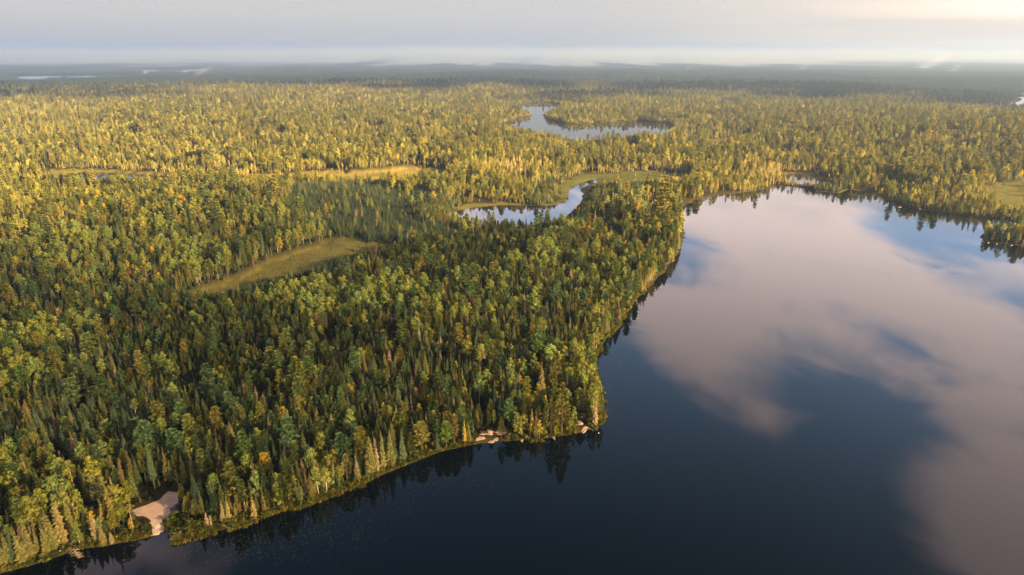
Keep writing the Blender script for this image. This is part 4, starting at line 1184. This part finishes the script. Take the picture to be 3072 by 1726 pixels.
def lump(name, x, y, z, sx, sy, sz, seed, mat, rz=0.0, sub=3, rough_=.28, flat=True):
    bm = bmesh.new(); bmesh.ops.create_icosphere(bm, subdivisions=sub, radius=1.0)
    r_ = np.random.default_rng(seed); ph = r_.uniform(0, 6.28, 9)
    for v in bm.verts:
        c_ = v.co
        k = 1 + rough_ * (.5 * math.sin(3.1 * c_.x + ph[0]) * math.sin(2.7 * c_.y + ph[1]) + .35 * math.sin(6.3 * c_.y + ph[2] + 2 * c_.z) + .25 * math.sin(9.7 * c_.x + ph[3]) * math.sin(8.1 * c_.z + ph[4])) + r_.normal(0, .035)
        zz = max(min(c_.z, .62), -.5) if flat else c_.z
        v.co = Vector((c_.x * k * sx, c_.y * k * sy, zz * k * sz))
    me = bpy.data.meshes.new(name); bm.to_mesh(me); bm.free(); me.materials.append(mat)
    o = link(bpy.data.objects.new(name, me)); o.location = (x, y, z); o.rotation_euler = (r_.normal(0, .06), r_.normal(0, .06), rz)
    return o
ROCKS = [(1460, 1302, 3.6, 2.6, 1.3, 'broad flat pink granite slab on the shore, west half of the outcrop'), (1505, 1300, 3.2, 2.9, 1.2, 'smooth pale pink granite dome on the shore beside the flat slab'),
         (1440, 1318, 2.2, 1.6, 1.0, 'small granite block at the west end of the shore outcrop'), (1474, 1326, 1.6, 1.2, .7, 'granite toe of the outcrop dipping into the lake'),
         (1490, 1320, 1.7, 1.3, .7, 'low granite ledge under the smooth dome'), (1752, 1290, 3.0, 1.8, .8, 'pink granite shelf at the water on the forest point'),
         (1740, 1272, 2.0, 1.6, .9, 'granite boulder above the shelf on the forest point'), (1748, 1252, 2.2, 1.1, .6, 'pale grey rock under the pine on the forest point'),
         (1565, 1319, 2.4, .8, .4, 'thin pale rock ledge along the waterline between outcrop and point'), (1660, 1312, 2.6, .7, .35, 'narrow pinkish ledge below the low lime green tree')]
for k, (px_, py_, a, b_, c_, lab) in enumerate(ROCKS):
    g = ground(px_, py_); z = max(float(samp(H, g[0], g[1])), 0)
    tag(lump('granite_rock', g[0], g[1], z + .05, a * .92, b_ * .8, c_ * .62, 40 + k, M_GRANITE, .2 * k, 3, .42), lab, 'rock')
for k, (px_, py_, s_) in enumerate([(2968, 652, 1.2), (2700, 622, 2.4), (2760, 628, 2.2), (2965, 729, 1.3), (2990, 733, 1.1), (3035, 737, 1.2), (2962, 722, 1)]):
    g = ground(px_, py_)
    tag(lump('shore_rock', g[0], g[1], .05, s_, s_ * .5, s_ * .25, 70 + k, M_GRANITE, .3), 'pale boulder on the far shore' if k in (0, 1, 2) else 'pale boulder at the foot of the wooded islet', 'rock', 'pale boulders on the far shore' if k in (0, 1, 2) else 'pale boulders round the islet')

# fallen dead trees and logs
def fallen(name, x0, y0, x1, y1, branches, label, seed, rad_=.16, L_b=2.2):
    q = random.Random(seed)
    a = ground(x0, y0, .5); b_ = ground(x1, y1, .3)
    za = max(float(samp(H, *a)), 0) + .45; zb = max(float(samp(H, *b_)), 0) + .12
    o = empty(name, (a[0], a[1], za)); tag(o, label, 'dead tree' if branches else 'log')
    d = Vector((b_[0] - a[0], b_[1] - a[1], zb - za))
    t = MB(); t.tube([(0, 0, 0), tuple(d * .5 + Vector((0, 0, .12))), tuple(d)], [rad_, rad_ * .75, rad_ * .3], 6)
    t.build('trunk', M_GREYWOOD, o)
    if branches:
        t = MB(); L = d.length
        side = d.cross(Vector((0, 0, 1))).normalized()
        for k in range(branches):
            s_ = .25 + .75 * (k + .5) / branches; p = d * s_
            dirn = (d.normalized() * q.uniform(.1, .7) + side * q.choice((-1, 1)) * q.uniform(.5, 1) + Vector((0, 0, q.uniform(-.15, .8)))).normalized()
            l_ = L_b * q.uniform(.5, 1.15) * (1.15 - .6 * s_)
            m_ = p + dirn * l_ * .55; e_ = p + dirn * l_ + Vector((0, 0, -.18 * l_))
            t.tube([tuple(p), tuple(m_), tuple(e_)], [.05, .035, .012], 3, cap=False)
            for _ in range(4):
                f = q.uniform(.3, 1); pp = p.lerp(e_, f)
                t.tube([tuple(pp), tuple(pp + Vector((q.gauss(0, .4), q.gauss(0, .4), q.uniform(-.5, .2))))], [.025, .008], 3, cap=False)
        t.build('bare_branches', M_GREYWOOD, o)
fallen('fallen_tree', 562, 1574, 516, 1622, 54, 'fallen tan dead tree with fanned branches dropping into the lake beside the ramp', 1)
fallen('fallen_tree', 655, 1574, 704, 1586, 26, 'bleached fallen tree lying along the marsh edge', 2)
fallen('fallen_tree', 208, 1632, 240, 1672, 34, 'bleached driftwood tree with spiky branches at the bank foot', 3)
fallen('fallen_log', 563, 1589, 552, 1613, 0, 'bare pale log pointing to the water beside the fallen tan tree', 4, .13)
fallen('fallen_log', 755, 1542, 771, 1554, 0, 'bare pale log across the marsh edge below the tall tan spruce', 5, .12)
fallen('fallen_log', 1776, 1280, 1792, 1290, 0, 'pale log sliding off the point rocks into the lake', 6, .14)
fallen('fallen_log', 1768, 1286, 1782, 1292, 0, 'second pale log beside the point rocks', 7, .11)
fallen('fallen_log', 1835, 955, 1860, 958, 0, 'pale log reaching into the lake from the golden wooded shore', 8, .2)
fallen('fallen_log', 1815, 988, 1828, 989, 0, 'short pale log below the golden wooded shore', 9, .2)
fallen('fallen_log', 1782, 1042, 1794, 1043, 0, 'short pale log at the notch where the point begins', 10, .2)
fallen('fallen_log', 1600, 1322, 1616, 1316, 0, 'weathered log at the waterline by the slim lime cedar', 11, .16)
fallen('broken_stump', 594, 1580, 590, 1564, 0, 'leaning broken stump standing in the marsh edge', 12, .16)

# ------------------------------------------------------------------ parked car, signs, bollard, buoy
def paint(name, c_, r_, m_=0.0, s_=.5):
    m, T, bs = material(name, c_, r_, s_, m_)
    g = T.n('ShaderNodeTexCoord')
    T.put(bs.inputs['Roughness'], T.math('ADD', r_, T.math('MULTIPLY', T.noise(g.outputs['Object'], 3.0, 3), .15)))
    return m
M_CAR = paint('dark_car_paint', (.018, .022, .030), .25)
M_GLASS = paint('car_glass', (.02, .025, .03), .05)
M_TYRE = paint('tyre_rubber', (.015, .015, .015), .8)
M_RIM = paint('wheel_rim', (.4, .4, .4), .35, .8)
M_LAMP = paint('lamp_lens', (.7, .7, .68), .15)
M_RED = paint('tail_lens', (.3, .02, .02), .2)
M_WHITE = paint('white_paint', (.75, .74, .70), .5)
M_DARKPOST = paint('dark_post', (.03, .028, .026), .7)
g = ground(531, 1532); zc = float(samp(H, *g)) + .06
g2 = ground(512, 1542); hd = math.atan2(g2[1] - g[1], g2[0] - g[0])
car = empty('parked_car', (g[0], g[1], zc), hd); tag(car, 'dark parked estate car half under the cedars on the gravel lot', 'car')
def loft(sections, name, mat, parent, smooth=True):
    b = MB(); n = len(sections[0])
    b.v = [p for s_ in sections for p in s_]
    for i in range(len(sections) - 1):
        for j in range(n):
            a = i * n + j; c_ = i * n + (j + 1) % n
            b.f.append((a, c_, c_ + n, a + n)); b.lv.append(1); b.m.append(0)
    b.f.append(tuple(reversed(range(n)))); b.lv.append(1); b.m.append(0)
    b.f.append(tuple((len(sections) - 1) * n + j for j in range(n))); b.lv.append(1); b.m.append(0)
    return b.build(name, mat, parent)
def ring(x, w, z0, z1, k=.12):
    return [(x, -w + k, z0), (x, w - k, z0), (x, w, z0 + k), (x, w, z1 - k * .6), (x, w - k, z1), (x, -w + k, z1), (x, -w, z1 - k * .6), (x, -w, z0 + k)]
body = loft([ring(-2.25, .78, .42, .88), ring(-2.1, .88, .32, 1.0), ring(-1.2, .92, .28, 1.02), ring(.6, .92, .28, 1.0), ring(1.5, .90, .28, .92), ring(2.1, .84, .32, .82), ring(2.28, .70, .42, .70)], 'body', M_CAR, car)
cab = loft([[(-2.05, -.80, .98), (-2.05, .80, .98), (-1.85, .62, 1.46), (-1.85, -.62, 1.46)], [(-.4, -.84, .99), (-.4, .84, .99), (-.4, .66, 1.54), (-.4, -.66, 1.54)],
            [(.35, -.84, .98), (.35, .84, .98), (.30, .64, 1.47), (.30, -.64, 1.47)], [(1.1, -.80, .95), (1.1, .80, .95), (1.02, .76, .99), (1.02, -.76, .99)]], 'windows', M_GLASS, car)
b = MB(); b.box((-.75, 0, 1.535), (2.0, 1.22, .05)); b.build('roof', M_CAR, car)
for sx_ in (-1.38, 1.42):
    for sy_ in (-.86, .86):
        b = MB(); b.tube([(sx_, sy_ - .10, .33), (sx_, sy_ + .10, .33)], [.33, .33], 14); w_ = b.build('wheel', M_TYRE, car)
        b = MB(); b.tube([(sx_, sy_ - .115, .33), (sx_, sy_ + .115, .33)], [.19, .19], 10); b.build('rim', M_RIM, w_)
for sy_ in (-.58, .58):
    b = MB(); b.box((2.22, sy_, .66), (.10, .30, .14)); b.build('headlight', M_LAMP, car)
    b = MB(); b.box((-2.22, sy_, .80), (.08, .26, .16)); b.build('tail_light', M_RED, car)
    b = MB(); b.box((.62, sy_ * 1.68, 1.05), (.12, .16, .12)); b.build('mirror', M_CAR, car)

def sign(px_, py_, h, w, label, yaw):
    g = ground(px_, py_); z = max(float(samp(H, *g)), 0)
    e = empty('sign_post', (g[0], g[1], z), yaw); tag(e, label, 'sign')
    b = MB(); b.tube([(0, 0, -.3), (0, 0, h)], [.045, .045], 6); b.build('post', M_DARKPOST, e)
    b = MB(); b.box((0, -.06, h - w * .4), (w, .03, w * .8)); b.build('board', M_WHITE, e)
sign(500, 1561, 1.1, .62, 'small white sign board at the grassy corner by the lot', .2)
sign(453, 1577, .9, .40, 'little white sign on a dark post beside the boat ramp', -.2)
sign(182, 1660, 1.0, .34, 'tiny white marker on the bank before the driftwood tree', .1)
g = ground(463, 1590); z = .25
e = empty('mooring_post', (g[0], g[1], z)); tag(e, 'short dark mooring post on the boat ramp', 'post')
b = MB(); b.tube([(0, 0, -.2), (0, 0, .8), (0, 0, .86)], [.13, .12, .08], 8); b.build('post', M_DARKPOST, e)
b = MB(); b.tube([(0, -.12, .62), (0, .12, .62)], [.035, .035], 6); b.build('cross_bar', M_RIM, e)
g = ground(1796, 1300)
e = empty('buoy', (g[0], g[1], 0)); tag(e, 'tiny white buoy floating off the forest point', 'buoy')
b = MB(); b.tube([(0, 0, -.15), (0, 0, .02), (0, 0, .2), (0, 0, .28)], [.10, .20, .17, .05], 10); b.build('float', M_WHITE, e)
b = MB(); b.tube([(0, 0, .28), (0, 0, .5)], [.03, .02], 6); b.build('staff', M_WHITE, e)

# ------------------------------------------------------------------ air: haze, fog bank and mist, and clouds that shade the land
def volume(name, col, density, aniso=.2):
    m = bpy.data.materials.new(name); m.use_nodes = True
    T = NT(m.node_tree)
    v = T.n('ShaderNodeVolumePrincipled'); T.put(v.inputs['Color'], col); v.inputs['Density'].default_value = density; v.inputs['Anisotropy'].default_value = aniso
    o = T.n('ShaderNodeOutputMaterial'); T.put(o.inputs['Volume'], v.outputs[0])
    return m
b = MB(); b.box((0, 8000, 172), (60000, 36000, 356))
hz = b.build('haze', volume('haze_air', (.53, .73, .98), 1.08e-4, .7)); tag(hz, kind='stuff')

def puff(name, x, y, z, sx, sy, sz, seed, mat, tilt=0.0, rz=0.0):
    o = lump(name, x, y, z, sx, sy, sz, seed, mat, rz, 4, .55, False)
    o.rotation_euler = (0, tilt, rz)
    for p_ in o.data.polygons: p_.use_smooth = True
    return tag(o, kind='stuff')
# the low fog bank lying on the far forest: ragged foot, soft top
mf = bpy.data.materials.new('fog'); mf.use_nodes = True
T = NT(mf.node_tree)
g_ = T.n('ShaderNodeNewGeometry'); sp_ = T.n('ShaderNodeSeparateXYZ'); T.put(sp_.inputs[0], g_.outputs['Position'])
wx, wy, wz = sp_.outputs
q_ = T.xyz(T.math('MULTIPLY', wx, 1 / 620), T.math('MULTIPLY', wy, 1 / 9000), T.math('MULTIPLY', wz, 1 / 160))
nz = T.noise(q_, 1.0, 5, .6, .8)
nb_ = T.noise(T.xyz(T.math('MULTIPLY', wx, 1 / 3400), T.math('MULTIPLY', wy, 1 / 4000), 3.7), 1.0, 2, .5)
# height of the ragged foot above the forest: high at the near side, down to the trees farther off
foot = T.math('ADD', T.math('MULTIPLY', T.math('SUBTRACT', nz, .5), 950), T.math('MULTIPLY', T.math('SUBTRACT', nb_, .5), 420))
foot = T.math('ADD', foot, T.math('MULTIPLY', T.math('SUBTRACT', 12600, wy), .02))
f_ = T.step(T.math('SUBTRACT', wz, T.math('ADD', foot, 10)), 0.0, 85.0)
f_ = T.math('MULTIPLY', f_, T.step(T.math('ADD', T.math('ADD', wz, T.math('MULTIPLY', nz, 120)), T.math('MULTIPLY', nb_, 170)), 440, 220))
pv = T.n('ShaderNodeVolumePrincipled'); T.put(pv.inputs['Color'], (.50, .60, .70)); pv.inputs['Anisotropy'].default_value = .3
T.put(pv.inputs['Density'], T.math('MULTIPLY', f_, 8e-4))
om = T.n('ShaderNodeOutputMaterial'); T.put(om.inputs['Volume'], pv.outputs[0])
b = MB(); b.box((0, 12100, 176), (26000, 6600, 340)); tag(b.build('fog_bank', mf), kind='stuff')
M_MIST = volume('mist', (.86, .92, 1.0), 1.3e-3, .3)
qm = random.Random(9)
def mist(px_, py_, w, h, n, lean, seed):
    """a torn wisp rising from the forest seen at that pixel"""
    g = ground(px_, py_)
    for j in range(n):
        t_ = j / max(1, n - 1)
        puff('mist_wisp', g[0] + w * (lean * t_ + qm.uniform(-.15, .15)), g[1] + qm.uniform(-.3, .3) * w, 16 + h * t_ + qm.uniform(0, .2) * h, w * qm.uniform(.22, .4) * (.5 + t_), w * .3, h * qm.uniform(.16, .3), seed + j, M_MIST, qm.uniform(-.7, -.2))
mist(575, 243, 130, 60, 7, 1.0, 301)
mist(2745, 214, 300, 90, 6, .7, 320); mist(2395, 219, 150, 60, 4, .5, 330); mist(2060, 222, 110, 40, 4, .5, 340); mist(2850, 224, 160, 45, 4, .4, 350)
# a broken cloud towards the sun that shades the near shore
M_CLOUD = volume('cloud', (.97, .97, .98), 5.3e-4, .5)
def cloud(gx, gy, sx_, sy_, sz_, seed, mat, z=640.0, nest=(1.35, 1.1, .85, .6)):
    """a cloud placed so that its shadow falls on the land at gx, gy"""
    t = z / math.tan(SUN_EL)
    for j, kk in enumerate(nest):
        puff('cloud', gx + math.sin(SUN_AZ) * t, gy + math.cos(SUN_AZ) * t, z + 6 * j, sx_ * kk, sy_ * kk, sz_ * kk, seed + 31 * j, mat)
cloud(-235, 330, 280, 290, 70, 400, M_CLOUD, 640, (1.9, 1.6, 1.3, 1.0, .7))
